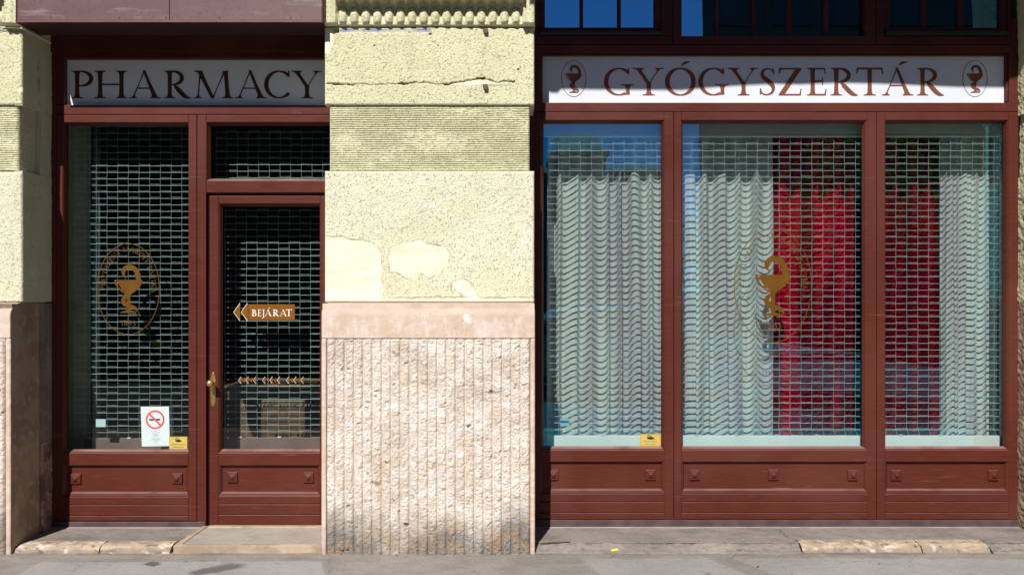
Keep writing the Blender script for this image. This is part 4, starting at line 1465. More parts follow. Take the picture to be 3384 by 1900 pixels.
# ---- no smoking notice
YN = G - 0.004
tx = lambda v: 440 + v * 200 / 1607.0
ty = lambda v: 1320 + v * 180 / 1446.0
nt = thing('notice', (X(515, YN), YN, Z(1478, YN)), 'white no smoking notice in a clear sleeve low on the dark window', 'notice')
MB().flat([(X(tx(160), YN), Z(ty(165), YN)), (X(tx(205), YN), Z(ty(1315), YN)), (X(tx(1010), YN), Z(ty(1315), YN)), (X(tx(1018), YN), Z(ty(190), YN))], YN + .0012, .0006) if False else None
m = MB()
m.add([(X(tx(160)), YN + .0015, Z(ty(170))), (X(tx(205)), YN + .0015, Z(ty(1318))), (X(tx(1012)), YN + .0015, Z(ty(1318))), (X(tx(1020)), YN + .0015, Z(ty(190)))], [(0, 1, 2, 3)])
m.build('sleeve', SLEEVE, nt)
m = MB()
m.flat([(X(tx(200), YN), Z(ty(192), YN)), (X(tx(232), YN), Z(ty(1243), YN)), (X(tx(975), YN), Z(ty(1228), YN)), (X(tx(948), YN), Z(ty(182), YN))], YN, .0004)
m.build('paper', PAPER, nt)
m = MB()
rr = (tx(835) - tx(335)) / 2 * u_
ccx, ccz = X(tx(583), YN), Z(ty(530), YN)
oval(m, ccx, ccz, rr * .905, rr * .905, rr * .19, YN - .0006)
m.ribbon([(ccx - rr * .66, ccz + rr * .66), (ccx + rr * .64, ccz - rr * .66)], [rr * .19] * 2, YN - .0012, .0004)
m.build('prohibition_ring', REDP, nt)
m = MB()
m.flat([(X(tx(427), YN), Z(ty(512), YN)), (X(tx(427), YN), Z(ty(560), YN)), (X(tx(712), YN), Z(ty(552), YN)), (X(tx(712), YN), Z(ty(504), YN))], YN - .0004, .0003)
m.ribbon([(X(tx(733), YN), Z(ty(555), YN)), (X(tx(722), YN), Z(ty(500), YN)), (X(tx(728), YN), Z(ty(458), YN))], [.001] * 3, YN - .0004, .0003)
m.build('cigarette', TEALP, nt)
text_mesh('TILOS A DOHÁNYZÁS', .0062, X(tx(595), YN), Z(ty(862), YN), YN - .0006, REDP, nt)
for s, v, sz in (('NO SMOKING', 905, .0037), ('INTERDICTION DE FUMER', 932, .0037), ('RAUCHEN VERBOTEN', 958, .0037), ('VIETATO FUMARE', 987, .0037),
                 ('A dohányzásra vonatkozó szabályok', 1040, .0042), ('megsértése esetén bírság szabható ki', 1066, .0042), ('az alábbi telefonszámon', 1092, .0036), ('06 40 200 493', 1120, .0036), ('www.antsz.hu', 1165, .0036)):
    text_mesh(s, sz, X(tx(600), YN), Z(ty(v), YN), YN - .0006, BLACKP, nt)


def cam_sticker(x0, x1, t0, t1, label, py0=None):
    t = thing('camera_sticker', (X((x0 + x1) / 2, YN), YN, Z(t1, YN)), label, 'sticker', 'yellow security camera stickers')
    y = YN - .002
    m = MB()
    m.box(X(x0, y), X(x1, y), y, y + .0008, Z(t1, y), Z(t0, y))
    m.build('face', YELL, t)
    w = x1 - x0
    m = MB()
    a0_, a1_, b0_, b1_ = X(x0 + 1.2, y), X(x1 - 1.2, y), Z(t1 - 2, y), Z(t0 + 1.6, y)
    m.ribbon([(a0_, b0_), (a1_, b0_)], [.0008] * 2, y - .0004, .0003)
    m.ribbon([(a0_, b1_), (a1_, b1_)], [.0008] * 2, y - .0004, .0003)
    m.ribbon([(a0_, b0_ + .001), (a0_, b1_ - .001)], [.0008] * 2, y - .0004, .0003)
    m.ribbon([(a1_, b0_ + .001), (a1_, b1_ - .001)], [.0008] * 2, y - .0004, .0003)
    cx, cy = (x0 + x1) / 2 - 1, t0 + (t1 - t0) * .26
    q = lambda L: [(X(cx + a * w / 68, y), Z(cy + b * w / 68, y)) for a, b in L]
    m.flat(q([(-8, -8), (2, -5), (5, -2), (8, 0), (14, 3), (13, 7), (8, 6), (4, 9), (-10, 5)]), y - .0004, .0003)
    m.build('camera_symbol', BLACKP, t)
    m = MB()
    m.flat(q([(-6, -5), (1, -3), (0, 0), (-7, -2)]), y - .0009, .0003)
    m.build('symbol_highlight', YELL, t)
    text_mesh('BIZTONSÁGI KAMERÁVAL', .0100, X(cx + 1, y), Z(t0 + (t1 - t0) * .64, y), y - .0004, BLACKP, t, sx=.78)
    text_mesh('ELLÁTOTT TERÜLET!', .0100, X(cx + 1, y), Z(t0 + (t1 - t0) * .85, y), y - .0004, BLACKP, t, sx=.78)


cam_sticker(559, 619, 1442, 1485, 'yellow security camera sticker beside the no smoking notice')
cam_sticker(2115, 2184, 1433, 1475, 'yellow security camera sticker low on the curtained window by the pier')


# ================================================================== ROLLER GRILLES
def grille(x0, x1, z0, z1, Y, label, seed=0, dep=0.0055, skew=0.0, bar=None, lowskew=0.0):
    t = thing('roller_grille', ((x0 + x1) / 2, Y, z0), label, 'security grille', 'wire roller grilles behind the glass')
    m = MB()
    rr, cc = 0.0448, 0.0737
    r = 0.0009 if dep > .002 else .0007
    rng = random.Random(seed)
    nz = int((z1 - z0) / rr)
    nx = int((x1 - x0) / cc) + 1
    offs = [0.0] * (nz + 2)
    for j in range(nz + 1):
        offs[j] = math.sin(j * .9 + seed) * .0012 + (0.006 if j % 2 else 0) * .25
        if j == 0:
            offs[j] += lowskew * .022
        elif j < 5:
            offs[j] -= lowskew * (5 - j) * .0015
    for j in range(nz + 1):
        z = z0 + j * rr
        m.box(x0, x1, Y - dep, Y + dep, z - .0009, z + .0009)
        for i in range(nx):
            xa = x0 + .004 + i * cc + offs[j]
            if j < nz:
                xb = x0 + .004 + i * cc + offs[j + 1]
                if x0 < xa < x1:
                    m.tube((xa, Y - .002, z + .001), (xb, Y - .002, z + rr + .006), r * .85, 4)
            if (i + j) % 2 == 0 and xa + cc < x1 + .03 and xa < x1:
                m.tube((xa, Y - .003, z + .0075 + rng.uniform(-.001, .001)), (min(xa + cc, x1), Y - .003, z + .0075 + rng.uniform(-.001, .001)), r * .9, 4)
    m.build('wire_mesh', WIRE, t)
    if bar:
        b = MB()
        b.box(x0 + bar[2], x1, Y - .012, Y + .018, bar[0], z0 + .004)
        b.build('bottom_bar', bar[1], t, .002)
        for k in range(max(1, int((x1 - x0) / .28))):
            cx = x0 + .1 + k * .27
            if cx < x1 - .03:
                boxes('clip', WIRE, t, 0, (cx, cx + .022, Y - .014, Y + .004, z0 + .0045, z0 + .012))
    return t


YG = 0.475
YL = 0.60
grille(X(246, YL), X(628, YL), Z(1450, YL), Z(414, YL), YL, 'wire roller grille behind the dark window left of the door', 1, .0012, bar=(Z(1510, YL), BRNB, .07))
grille(X(742, YL), X(1062, YL), Z(1447, YL), Z(680, YL), YL, 'wire roller grille behind the glass of the shop door', 2, .0012, bar=(Z(1510, YL), BRNB, 0.03))
grille(X(712, YL), X(1092, YL), Z(588, YL), Z(420, YL), YL, 'low wire grille behind the fanlight over the door', 3, .0012)
grille(X(1808, YG), X(2198, YG), Z(1441, YG), Z(447, YG), YG, 'wire roller grille behind the window next to the pier', 4, bar=(Z(1490, YG), WHITEB, 0))
grille(X(2248, YG), X(2852, YG), Z(1441, YG), Z(447, YG), YG, 'wire roller grille behind the widest window with the oval emblem', 5, bar=(Z(1490, YG), WHITEB, 0), lowskew=.6)
grille(X(2922, YG), X(3305, YG), Z(1441, YG), Z(447, YG), YG, 'wire roller grille behind the rightmost window', 6, bar=(Z(1490, YG), WHITEB, 0), lowskew=.7)
# headers the grilles roll out of
for a, b, lb in ((1780, 2212, 'pale grille box along the top of the window next to the pier'), (2240, 2878, 'pale grille box along the top of the widest window'), (2912, 3350, 'pale grille box along the top of the rightmost window')):
    t = thing('grille_box', (X((a + b) / 2, .46), .5, Z(452, .46)), lb, 'grille box', 'grille boxes inside the right shopfront')
    MB().box(X(a, .46), X(b, .46), .455, .56, Z(444, .46), Z(385, .46)).build('cover', WHITEB, t, .003)
    MB().box(X(a, .46), X(b, .46), .450, .47, Z(453, .46), Z(447, .46)).build('guide_rail', WHITEB, t, .002)
MB().box(X(3312, .46), X(3316, .46), .42, .50, Z(1485), Z(405)).build('guide_rail', m_plain('bronze_rail', (.30, .22, .14), .4, .4), None, label='slim bronze vertical guide rail at the right edge of the rightmost window', category='guide rail')


# ================================================================== CURTAINS
def curtain(x0, x1, Y, mat, label, seed, amp=0.032, zt=2.95, zb=0.55, wl=0.11, group=None):
    rng = random.Random(seed)
    nx = int((x1 - x0) / .0045)
    xs = np.linspace(x0, x1, nx)
    zs = np.linspace(zb, zt, 26)
    ph = np.zeros(nx)
    # irregular folds: a warped sine
    warp = np.interp(xs, np.linspace(x0, x1, 14), [rng.uniform(-.9, .9) for _ in range(14)])
    Xg, Zg = np.meshgrid(xs, zs, indexing='ij')
    drift = (fbm(Xg * 2.0, Zg * .55, seed, 2) - .5) * 1.4
    p = (Xg - x0) / wl * 2 * math.pi + warp[:, None] * 2.3 + drift * 2.6
    am = amp * (0.30 + 1.3 * fbm(Xg * 6.5, Zg * .25, seed + 3, 2))
    s = np.sin(p)
    fold = np.sign(s) * np.abs(s) ** (0.9 if amp < .04 else 0.55) * am
    fold = fold + 0.14 * am * np.sin(p * 2.1 + 1.1)
    Yg = Y - fold
    Xo = Xg + 0.008 * np.sin(p + 1.2)
    P = np.stack([Xo, Yg, Zg], -1)
    return grid_mesh('curtain', P, mat, None, label=label, category='curtain', **({'group': group} if group else {}))


YC = 0.70
curtain(X(1803, YC), X(2208, YC), YC, CURT, 'white curtain filling the window next to the pier', 11, .030, wl=.098)
curtain(X(2216, YC), X(2549, YC), YC, CURT, 'white curtain in the left half of the widest window', 23, .032, wl=.112)
curtain(X(2520, YC), X(2830, YC + .10), YC + .10, CURTR, 'deep red curtain in the right half of the widest window', 35, .058, wl=.125)
curtain(X(2900, YC), X(3106, YC + .08), YC + .08, CURTR, 'narrow deep red curtain at the left of the rightmost window', 47, .054, wl=.115)
curtain(X(3110, YC), X(3292, YC), YC - .02, CURT, 'white curtain at the right of the rightmost window', 59, .022, wl=.07)

# ================================================================== INTERIOR
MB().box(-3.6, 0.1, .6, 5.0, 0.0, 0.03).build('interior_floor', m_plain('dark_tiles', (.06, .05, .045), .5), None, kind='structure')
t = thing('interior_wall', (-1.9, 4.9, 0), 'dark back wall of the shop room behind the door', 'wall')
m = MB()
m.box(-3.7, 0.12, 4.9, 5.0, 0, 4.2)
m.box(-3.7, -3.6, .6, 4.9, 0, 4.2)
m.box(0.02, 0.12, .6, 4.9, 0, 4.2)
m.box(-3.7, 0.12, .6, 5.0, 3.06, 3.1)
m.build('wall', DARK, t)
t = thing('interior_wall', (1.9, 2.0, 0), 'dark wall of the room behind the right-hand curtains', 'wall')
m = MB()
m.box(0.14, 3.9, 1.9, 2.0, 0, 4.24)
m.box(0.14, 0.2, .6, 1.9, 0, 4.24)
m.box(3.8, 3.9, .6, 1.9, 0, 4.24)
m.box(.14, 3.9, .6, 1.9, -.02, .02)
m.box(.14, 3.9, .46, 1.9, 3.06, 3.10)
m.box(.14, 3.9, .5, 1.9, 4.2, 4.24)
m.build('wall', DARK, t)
# light pilaster and pipe inside the left window
t = thing('inner_wall', (X(250, .6), .75, 0), 'pale wall return inside the dark window, beside the left pier', 'wall')
MB().box(-3.6, X(282, .62), .62, .70, 0, 3.0).build('return', m_plain('cream_paint', (.42, .40, .30), .7), t)
m = MB()
m.tube((X(318, .8), .8, .03), (X(318, .8), .8, 3.0), .028, 12)
m.build('drain_pipe', m_plain('grey_pipe', (.30, .32, .32), .4), None, smooth=True, label='vertical grey pipe standing inside the dark window', category='pipe')
# wooden counter seen through the door
t = thing('shop_counter', (X(900, .85), .9, 0), 'oak counter block behind the door glass with a lit front', 'counter')
yc = .85
MB().box(X(862, yc), X(1008, yc), yc, yc + .5, .03, Z(1322, yc)).build('body', OAK, t, .006)
MB().box(X(868, yc), X(1003, yc), yc - .012, yc, Z(1322, yc) - .04, Z(1324, yc)).build('front_rail', OAK, t, .003)
MB().box(X(745, yc), X(1030, yc), yc - .03, yc + .5, Z(1281, yc), Z(1272, yc)).build('top', OAK, t, .006)
MB().box(X(750, yc), X(862, yc), yc + .3, yc + .5, .03, Z(1290, yc)).build('side_panel', OAK, t, .004)
MB().box(X(752, yc), X(790, yc), yc, yc + .1, Z(1322, yc), Z(1292, yc)).build('corbel', OAK, t, .004)
# dim shelf at the back with a few packets
t = thing('shelf', (X(440, 2.4), 2.6, 0), 'dim wooden shelf deep behind the dark window', 'shelf')
ys = 2.3
m = MB()
m.box(X(330, ys), X(600, ys), ys, ys + .3, Z(1163, ys), Z(1157, ys))
m.box(X(330, ys), X(600, ys), ys, ys + .3, Z(1240, ys), Z(1234, ys))
m.build('board', OAK, t, .002)
m = MB()
for px in (330, 597):
    m.box(X(px, ys), X(px + 5, ys), ys, ys + .3, 0.03, Z(1100, ys))
m.build('upright', OAK, t, .002)
for px, c, h, lb in ((338, (.5, .3, .03), 26, 'orange'), (384, (.02, .30, .22), 26, 'green'), (442, (.35, .32, .28), 20, 'pale grey'), (500, (.55, .50, .06), 34, 'yellow'), (545, (.10, .12, .3), 18, 'blue')):
    MB().box(X(px, ys), X(px + 34, ys), ys + .02, ys + .12, Z(1156.5, ys), Z(1157 - h, ys)).build('packet', m_plain(lb + '_carton', c, .5), None, .003, label=lb + ' packet standing on the dim shelf behind the dark window', category='box', group='packets on the dim shelf')

# price card low behind the left window, sticker in the first right window
m = MB()
m.box(X(318, .46), X(350, .46), .455, .457, Z(1410, .46), Z(1384, .46))
m.build('small_card', PAPER, None, label='small pale card low on the grille behind the dark window', category='card')
t = thing('small_card', (X(1862, .46), .456, Z(1404, .46)), 'small blue and white label on the grille behind the window by the pier', 'card')
MB().box(X(1850, .46), X(1881, .46), .455, .457, Z(1407, .46), Z(1382, .46)).build('face', m_plain('pale_teal_card', (.35, .55, .55), .4), t)
MB().box(X(1851, .46), X(1879, .46), .4535, .4545, Z(1396, .46), Z(1389, .46)).build('stripe', m_plain('blue_print', (.01, .16, .45), .4), t)

# ================================================================== GROUND
def pave(name, x0, x1, y0, y1, z, mat, step, fn, **tags):
    nx, ny = int((x1 - x0) / step) + 1, int((y1 - y0) / step) + 1
    Xg, Yg = np.meshgrid(np.linspace(x0, x1, nx), np.linspace(y0, y1, ny), indexing='ij')
    zz, a = fn(Xg, Yg)
    return grid_mesh(name, np.stack([Xg, Yg, z + zz], -1), mat, None, a, True, **tags)


def gxy(px, py, z=0.0):
    """photo pixel -> point on the ground at height z"""
    dd = (CZ - z) * FPX / (py - 950.0)
    return ((px - 1692.0) * dd / FPX, dd - D)


def pave_fn(x, y):
    h = (fbm(x * 40, y * 40, 3, 4, .6) - .5) * .005 + (fbm(x * 1.5, y * 1.5, 5, 3) - .5) * .012
    a = ZERO(x, y)
    g = lambda L: [gxy(*p) for p in L]
    m = poly_mask(x, y, g([(130, 1856), (1060, 1852), (1075, 1900), (1080, 2600), (-60, 2600), (-40, 1960)]), .010, .008)
    m2 = poly_mask(x, y, g([(1920, 1846), (2335, 1842), (2480, 1900), (3200, 2600), (2200, 2600), (1990, 1905)]), .010, .010, 4)
    m3 = poly_mask(x, y, g([(2420, 1842), (3500, 1846), (4200, 2600), (3400, 2600), (2560, 1900)]), .012, .012, 5)
    a[..., 0] = np.maximum(np.maximum(m, m2 * .8), m3 * .8) * (0.75 + .5 * (fbm(x * 3, y * 3, 2, 3) - .5))
    s1 = poly_mask(x, y, g([(470, 1862), (500, 1854), (528, 1856), (530, 1864), (505, 1869)]), .006, .012, 3)
    s2 = poly_mask(x, y, g([(620, 1890), (690, 1872), (760, 1858), (808, 1864), (800, 1874), (720, 1888), (640, 1898)]), .02, .02, 8)
    s3 = poly_mask(x, y, g([(2330, 1893), (2345, 1889), (2350, 1899), (2335, 1903)]), .004, .01, 8)
    a[..., 1] = np.maximum(np.maximum(s1, s2 * .9), s3 * .6)
    cr = line_mask(x, y, g([(650, 1890), (560, 1950), (300, 2300)]), .008, .01)
    a[..., 1] = np.maximum(a[..., 1], cr * .3)
    for L in ([(1180, 1850), (1300, 1862), (1420, 1858), (1560, 1880), (1640, 1960)], [(2700, 1842), (2790, 1856), (2860, 1852), (3010, 1876), (3150, 1960)], [(1085, 1842), (1092, 1870), (1080, 1920)],
              [(250, 1842), (262, 1866), (230, 1900), (150, 1990)]):
        a[..., 1] = np.maximum(a[..., 1], line_mask(x, y, g(L), .0045, .012) * np.clip(fbm(x * 6, y * 6, 21, 3) * 3 - .9, 0, .8))
    rs_ = np.random.RandomState(3)
    for k in range(46):
        cx, cy, rr = rs_.uniform(-3.2, 3.4), rs_.uniform(-.55, -.14), rs_.uniform(.006, .017)
        d = np.hypot(x - cx, y - cy) + (fbm(x * 60, y * 60, k, 2) - .5) * .012
        a[..., 1] = np.maximum(a[..., 1], np.clip((rr - d) / .004, 0, 1) * rs_.uniform(.15, .6))
    # dirt band at the foot of the house
    a[..., 1] = np.maximum(a[..., 1], np.clip(1 - (-.10 - y) / .05, 0, 1) * np.clip(fbm(x * 9, y * 30, 17, 4) * 3 - 1.1, 0, .6))
    a[..., 2] = np.clip(1 - (-.12 - y) / .10, 0, 1) * .35 * np.clip(fbm(x * 5, y * 12, 7, 3) * 2 - .5, 0, 1)
    pits = np.clip(vnoise(x * 60, y * 60, 4) - .9, 0, 1) * 8
    h = h - .003 * pits
    a[..., 1] = np.maximum(a[..., 1], pits * .6)
    return h, a


pave('pavement', -4.6, 5.0, -1.6, 0.4, 0.0, PAVE, .009, pave_fn, kind='structure')
MB().box(-40, 40, -3.6, -1.58, -.2, -.006).build('pavement', PAVE, None, kind='structure')
MB().box(-40, -4.58, -1.6, .5, -.2, -.006).build('pavement', PAVE, None, kind='structure')
MB().box(4.98, 40, -1.6, .5, -.2, -.006).build('pavement', PAVE, None, kind='structure')
m = MB()
m.box(-40, 40, -3.85, -3.601, -.2, .0)
m.build('kerb', KERB, None, .01, kind='structure')
g = MB()
g.add([(-400, -400, -.13), (400, -400, -.13), (400, 400, -.13), (-400, 400, -.13)], [(0, 1, 2, 3)])
g.build('road', m_pavement('asphalt', (.052, .052, .054), (.042, .042, .044)), None, kind='structure')
MB().box(-40, 40, -23.9, -15, -.2, .0).build('far_pavement', m_pavement('dark_paving', (.10, .095, .09), (.08, .075, .07)), None, kind='structure')

# ---- left recess: apron, worn kerb stones, door step
zt = 0.040


def apron_fn(x, y):
    h = (fbm(x * 35, y * 35, 9, 4, .6) - .5) * .006 + (fbm(x * 3, y * 3, 5, 3) - .5) * .008
    a = ZERO(x, y)
    a[..., 1] = np.clip(fbm(x * 3, y * 6, 11, 4) * 3 - 1.75, 0, .45)
    if x.mean() > 0:
        cr = line_mask(x, y, [gxy(2565, 1738, .04), gxy(2600, 1768, .04), gxy(2640, 1782, .04)], .010, .012)
        cr2 = line_mask(x, y, [gxy(2125, 1802, .04), gxy(2250, 1812, .04), gxy(2400, 1808, .04), gxy(2520, 1800, .04), gxy(2640, 1782, .04)], .007, .03)
        cr3 = line_mask(x, y, [gxy(2640, 1781, .04), gxy(3240, 1781, .04)], .006, .006)
        c = np.maximum(np.maximum(cr, cr2 * .7), cr3 * .8)
        a[..., 1] = np.maximum(a[..., 1], c)
        h = h - .010 * c
    return h, a


pave('apron', XL - .02, X(690), -.02, F + .02, zt - .004, APRON, .01, apron_fn, kind='structure')


def kerb_disp(seed, rough=1.0):
    def f(x, y, z):
        n = (fbm(x * 12, z * 30 + y * 12, seed, 4, .6) - .5) * .014 * rough
        n2 = (fbm(x * 55, z * 60 + y * 50, seed + 2, 3) - .5) * .008 * rough
        return n * .4, -(n + n2), (n * .6 + n2)
    return f


def kerb_attr(seed):
    def f(x, y, z):
        a = ZERO(x, z)
        a[..., 0] = np.clip((.028 - z) / .01 + (fbm(x * 9, z * 40, seed, 3) - .5) * 3, 0, 1) * .9
        a[..., 1] = np.clip(fbm(x * 30, z * 50 + y * 30, seed + 1, 3) * 5 - 3.1, 0, 1)
        a[..., 0] = np.maximum(a[..., 0], np.clip(fbm(x * 8, y * 20 + z * 20, seed + 7, 4) * 5 - 2.9, 0, .8))
        a[..., 2] = np.clip(fbm(x * 20, z * 30 + y * 20, seed + 5, 3) * 4 - 2.5, 0, .5)
        return a
    return f


prof = [(.03, zt), (-.02, zt + .001), (-.06, zt - .004), (-.085, zt - .016), (-.092, 0.0), (-.092, -.03)]
sweep('kerb_stone', prof, XL + .005, X(349.5, 0), .006, KERB, kerb_disp(3, .5), None, kerb_attr(3), label='worn orange kerb stone in front of the left window, next to the left pier', category='kerb stone', group='worn kerb stones')
sweep('kerb_stone', prof, X(352, 0), X(571, -.05), .006, KERB, kerb_disp(8, .5), None, kerb_attr(8), label='worn orange kerb stone between its cracked neighbour and the door step', category='kerb stone', group='worn kerb stones')
# door step: a pale stone border round textured granite, diagonal left end
st = thing('door_step', (X(820), .1, 0), 'pale stone step slab with a diagonal left end in front of the door', 'step')
A0 = gxy(572, 1801, zt + .008)
ZS = zt + .008
fx0, fx1 = X(573, -.095), SL - .004
m = MB()


def prism(mb, pts, z0, z1):
    n = len(pts)
    mb.add([(a, b, z0) for a, b in pts] + [(a, b, z1) for a, b in pts], [tuple(range(n))[::-1], tuple(range(n, 2 * n))] + [(k, (k + 1) % n, n + (k + 1) % n, n + k) for k in range(n)])


bx = X(668)
prism(m, [(fx0, -.095), (fx1, -.095), (fx1, -.055), (fx0 + .04, -.055)], -.02, ZS)
prism(m, [(fx0 - .002, -.094), (fx0 + .038, -.054), (bx + .035, F - .04), (bx + .045, F - .001), (bx, F - .001)], -.02, ZS - .0015)
prism(m, [(bx + .046, F - .045), (X(1106), F - .045), (X(1106), F + .06), (bx + .046, F + .06)], -.02, ZS + .002)
m.build('stone_border', KERB, st, .004)
m = MB()
prism(m, [(fx0 + .041, -.0545), (CL + .03, -.0545), (CL + .03, F - .046), (bx + .040, F - .046)], -.02, ZS - .004)
m.build('granite_infill', STEP, st)

# ---- right bay: broken concrete apron sloping to the pavement, with a worn kerb stone
pave('apron', CR - .03, RR + .05, -.02, F + .02, zt - .002, APRON, .01, apron_fn, kind='structure')
prof2 = [(.03, zt), (-.01, zt - .002), (-.045, zt - .014), (-.075, zt - .028), (-.10, .004), (-.11, -.03)]
sweep('apron_edge', prof2, CR + .005, X(2640, -.03), .007, APRON, kerb_disp(21, .8), None, lambda x, y, z: np.stack([0 * x, np.clip(fbm(x * 25, y * 50 + z * 30, 4, 4) * 5 - 3.1, 0, .7), 0 * x], -1), kind='structure')
sweep('apron_edge', prof2, X(3262, -.03), RR + .04, .007, APRON, kerb_disp(25, .8), None, lambda x, y, z: np.stack([0 * x, np.clip(fbm(x * 25, y * 50 + z * 30, 4, 4) * 5 - 3.1, 0, .7), 0 * x], -1), kind='structure')
prof3 = [(.05, zt + .001), (-.03, zt + .001), (-.055, zt - .008), (-.07, zt - .02), (-.085, .004), (-.09, -.03)]
sweep('kerb_stone', prof3, X(2643, -.03), X(3033.5, -.03), .006, KERB, kerb_disp(33, .45), None, kerb_attr(33), label='long worn orange kerb stone with a crack at its right end, below the widest window', category='kerb stone', group='worn kerb stones')
sweep('kerb_stone', prof3, X(3036, -.03), X(3258, -.03), .006, KERB, kerb_disp(38, .45), None, kerb_attr(38), label='short worn orange kerb stone below the rightmost window', category='kerb stone', group='worn kerb stones')

# ---- litter
gx_, gy_ = gxy(2033, 1824)
t = thing('litter', (gx_, gy_, 0.003), 'crumpled bright yellow wrapper lying on the pavement by the apron', 'litter')
m = MB()
ca, sa = math.cos(.25), math.sin(.25)
pts = [(-.026, -.010, .002), (.024, -.012, .002), (.027, .012, .010), (-.023, .014, .012), (-.012, .0, .020), (.012, .002, .022)]
pts = [(gx_ + a * ca - b * sa, gy_ + a * sa + b * ca, c + .002) for a, b, c in pts]
m.add(pts, [(0, 1, 5, 4), (4, 5, 2, 3), (0, 4, 3), (1, 2, 5)])
m.build('wrapper', m_plain('yellow_foil', (.85, .75, .02), .35), t)
m = MB()
m.add([(p[0] * .35 + gx_ * .65 + .008, p[1] * .4 + gy_ * .6 - .004, p[2] * .6 + .013) for p in pts[:3]], [(0, 1, 2)])
m.build('wrapper_patch', WHITEP, t)
for (pa, pb, rr_, nm, lb, mt) in ((gxy(1757, 1831), gxy(1812, 1832), .0022, 'straw', 'thin dry straw on the pavement at the foot of the middle pier', KERB),
                                 (gxy(1782, 1802, .03), gxy(1885, 1797, .03), .003, 'twig', 'dark twig lying on the broken apron beside the middle pier', OAK)):
    m = MB()
    zz = .006 if nm == 'straw' else .044
    mid = ((pa[0] + pb[0]) / 2, (pa[1] + pb[1]) / 2 + .006)
    m.path([(*pa, zz), (*mid, zz + .002), (*pb, zz)], rr_, 6)
    m.build(nm, mt, None, label=lb, category=nm)
LEAF = m_plain('dry_leaf', (.22, .09, .03), .7)
leaves = [((665, 1853), 'dry leaf on the pavement in front of the left kerb stones'), ((1965 + 98, 1826), 'dry leaf just right of the yellow wrapper'), ((2245, 1825), 'left of two dry leaves at the foot of the apron below the widest window'), ((2283, 1822), 'right of two dry leaves at the foot of the apron below the widest window'),
          ((2905, 1864), 'brown curled leaf on the pavement below the rightmost window'), ((2618, 1898), 'dry leaf at the very bottom of the pavement, below the widest window'), ((2028, 1837), 'tiny orange leaf just below the yellow wrapper'), ((2505, 1874), 'small dry leaf on the pavement below the right part of the oval emblem window'), ((1310, 1836), 'dry leaf at the foot of the chiselled pier')]
for (p, lb) in leaves:
    lx, ly = gxy(*p)
    m = MB()
    a = random.uniform(0, 3)
    s = random.uniform(.007, .012)
    pt = [(-1, 0, .1), (-.3, .5, .5), (.5, .4, .2), (1.1, 0, .5), (.4, -.4, .2), (-.4, -.45, .4)]
    m.add([(lx + s * (u * math.cos(a) - v * math.sin(a)), ly + s * (u * math.sin(a) + v * math.cos(a)), .005 + s * w) for u, v, w in pt] + [(lx, ly, .005 + s * .1)], [(0, 1, 6), (1, 2, 6), (2, 3, 6), (3, 4, 6), (4, 5, 6), (5, 0, 6)])
    m.build('fallen_leaf', LEAF, None, label=lb, category='leaf', group='dry leaves on the pavement')
# gravel crumbs along the foot of the apron
m = MB()
for k in range(420):
    if random.random() < .75:
        cx_ = random.uniform(-3.0, 3.4)
        cy_ = -.13 - abs(random.gauss(0, .035))
    else:
        cx_ = random.uniform(-3.2, 3.4)
        cy_ = random.uniform(-.5, -.1)
    s = random.uniform(.0012, .0038)
    pr_ = [(cx_ + s * random.uniform(.7, 1.3) * dx, cy_ + s * random.uniform(.7, 1.3) * dy, .003 + s * dz) for dx, dy, dz in ((1, 0, 0), (0, 1, 0), (-1, 0, 0), (0, -1, 0), (0, 0, 1.2))]
    m.add(pr_, [(0, 1, 4), (1, 2, 4), (2, 3, 4), (3, 0, 4)])
m.build('grit', KERB, None, kind='stuff', label='fine grit scattered along the foot of the house', category='grit')

# ================================================================== ACROSS THE STREET (seen in the glass)
def house(label, x0, x1, y, h, col, floors, bays, roof=0.0, seed=0, splay=0.0):
    t = thing('town_house', ((x0 + x1) / 2, y, 0), label, 'building', 'houses across the street')
    m = MB()
    prism(m, [(x0, y), (x0 + splay, y - 9), (x1, y - 9), (x1, y)], -.1, h)
    mt = m_plain('render_%d' % seed, col, .9, 0, .2, .12, 1.0)
    m.build('wall', mt, t)
    fh = (h - .8) / floors
    bwid = (x1 - x0) / bays
    for f in range(floors):
        for b in range(bays):
            cx = x0 + (b + .5) * bwid
            z0 = .9 + f * fh
            wo = MB().box(cx - .55, cx + .55, y, y + .03, z0, z0 + fh * .62).build('window', DARKG, t)
            MB().box(cx - .75, cx + .75, y, y + .12, z0 + fh * .62, z0 + fh * .62 + .14).build('lintel', mt, wo)
            MB().box(cx - .68, cx + .68, y, y + .15, z0 - .12, z0).build('sill', mt, wo)
    m = MB()
    prism(m, [(x0 - .2, y + .45), (x0 - .2 + splay, y - 9.2), (x1 + .2, y - 9.2), (x1 + .2, y + .45)], h, h + .3)
    if roof:
        m.add([(x0, y, h + .3), (x1, y, h + .3), (x1, y - 9, h + .3), (x0, y - 9, h + .3), (x0 + .5, y - 4.5, h + .3 + roof), (x1 - .5, y - 4.5, h + .3 + roof)],
              [(0, 1, 5, 4), (2, 3, 4, 5), (1, 2, 5), (3, 0, 4)])
    m.build('roof', m_plain('roof_%d' % seed, (.07, .05, .045), .8), t)
    return t


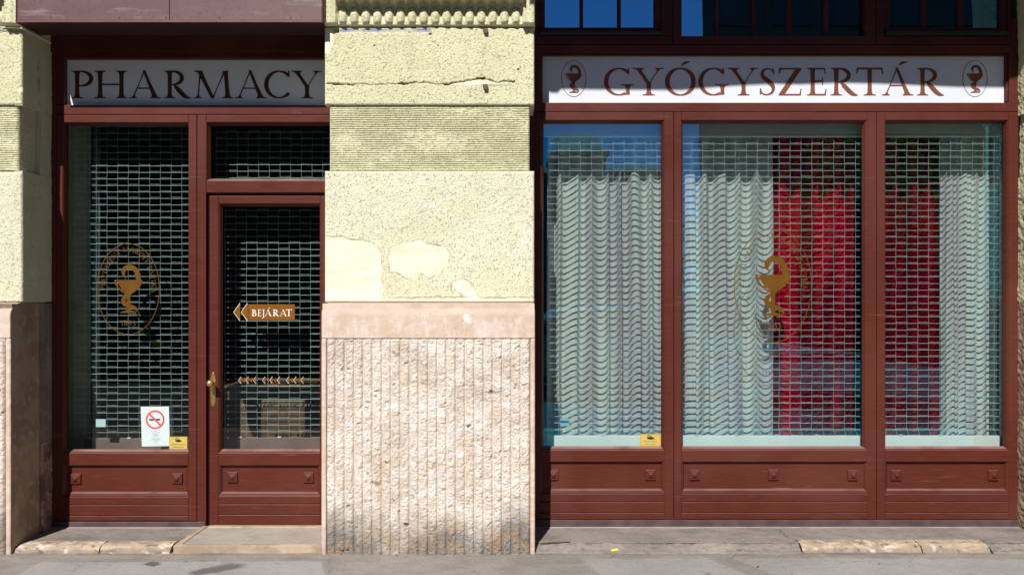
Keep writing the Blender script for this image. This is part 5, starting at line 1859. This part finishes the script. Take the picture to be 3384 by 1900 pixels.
house('tall dark-windowed house across the street, mirrored in the door glass', -26, -.6, -24, 13.0, (.085, .075, .065), 4, 12, 0, 1)
house('tall brown house across the street, mirrored in the upper windows', 6.5, 34, -24, 14.0, (.085, .065, .055), 4, 13, 0, 2, 4.0)
house('distant house with a steep roof closing the side street, mirrored by the pier', -3, 3.0, -64, 10.5, (.14, .13, .12), 3, 3, 2.0, 3)
house('distant high house behind the side street, mirrored above the curtains', 3.2, 7.6, -64, 12.2, (.13, .12, .11), 4, 3, 2.2, 4)
house('distant low house at the right of the side street, mirrored above the curtains', 8.0, 12.6, -64, 10.8, (.12, .11, .10), 3, 3, 1.0, 5)


def tree(x, y, h, label, seed):
    rng = random.Random(seed)
    t = thing('street_tree', (x, y, -.1), label, 'tree', 'street trees')
    m = MB()
    m.lathe([(.16, 0), (.13, .6), (.11, 1.6), (.09, h * .45)], (x, y, -.1), 'z', 10)
    tips = []
    for k in range(9):
        a = k * 2.4
        L = h * rng.uniform(.28, .45)
        p0 = (x, y, h * (.3 + .02 * k))
        p1 = (x + math.cos(a) * L * .6, y + math.sin(a) * L * .6, h * (.45 + .05 * k))
        p2 = (p1[0] + math.cos(a + .5) * L * .3, p1[1] + math.sin(a + .5) * L * .3, p1[2] + L * .3)
        m.tube(p0, p1, .045, 6)
        m.tube(p1, p2, .022, 5)
        tips += [p1, p2]
    m.build('trunk', m_plain('bark_%d' % seed, (.09, .07, .05), .9), t)
    m = MB()
    for k in range(5200):
        c = rng.choice(tips)
        p = Vector((c[0] + rng.gauss(0, .32), c[1] + rng.gauss(0, .32), c[2] + rng.gauss(0, .28)))
        s = rng.uniform(.03, .065)
        u = Vector((rng.gauss(0, 1), rng.gauss(0, 1), rng.gauss(0, 1))).normalized()
        v = u.orthogonal().normalized()
        m.add([p - u * s, p + v * s * .5, p + u * s, p - v * s * .5], [(0, 1, 2, 3)])
    m.build('crown', m_cloth('foliage_%d' % seed, (.07, .12, .015), (.16, .11, .02), .45), t)


tree(7.5, -8.6, 5.2, 'small leafy street tree mirrored in the rightmost window', 5)
tree(4.3, -9.6, 3.4, 'low young street tree mirrored in the lower part of the widest window', 9)

# a parked pale hatchback on the far side of the road
pc = thing('parked_car', (1.2, -8.2, -.13), 'grey hatchback parked across the road, faintly mirrored in the window', 'car')
prf = [(-2.0, .28), (-2.05, .55), (-1.95, .80), (-1.1, .92), (-.45, 1.38), (.9, 1.42), (1.6, 1.0), (1.95, .92), (2.02, .5), (1.95, .28)]
cx_, cy_ = 1.2, -9.0
m = MB()
n = len(prf)
for s, yy in ((1, -.82), (1, .82)):
    pass
L = [(cx_ + a, cy_ - .82, b - .13) for a, b in prf]
R_ = [(cx_ + a, cy_ + .82, b - .13) for a, b in prf]
m.add(L + R_, [tuple(range(n)), tuple(range(n, 2 * n))[::-1]] + [(k, (k + 1) % n, (k + 1) % n + n, k + n) for k in range(n)])
m.build('body', m_plain('silver_paint', (.13, .14, .15), .3, .2, .5), pc, .05)
m = MB()
m.flat([(cx_ - .95, .83), (cx_ - .42, 1.19), (cx_ + .15, 1.22), (cx_ + .15, .83)], cy_ + .823, -.004)
m.flat([(cx_ + .22, .83), (cx_ + .22, 1.22), (cx_ + .85, 1.22), (cx_ + 1.25, .85)], cy_ + .823, -.004)
m.build('window', m_plain('car_glass', (.02, .025, .03), .05), pc)
for wx in (-1.25, 1.25):
    m = MB()
    m.lathe([(.30, 0), (.31, .03), (.31, .17), (.30, .2)], (cx_ + wx, cy_ + .65, .18), 'y', 24)
    o = m.build('wheel', BLACKP, pc)
    m = MB()
    m.lathe([(.19, 0), (.17, .012), (.04, .02)], (cx_ + wx, cy_ + .85, .18), 'y', 20)
    m.build('rim', WIRE, o)
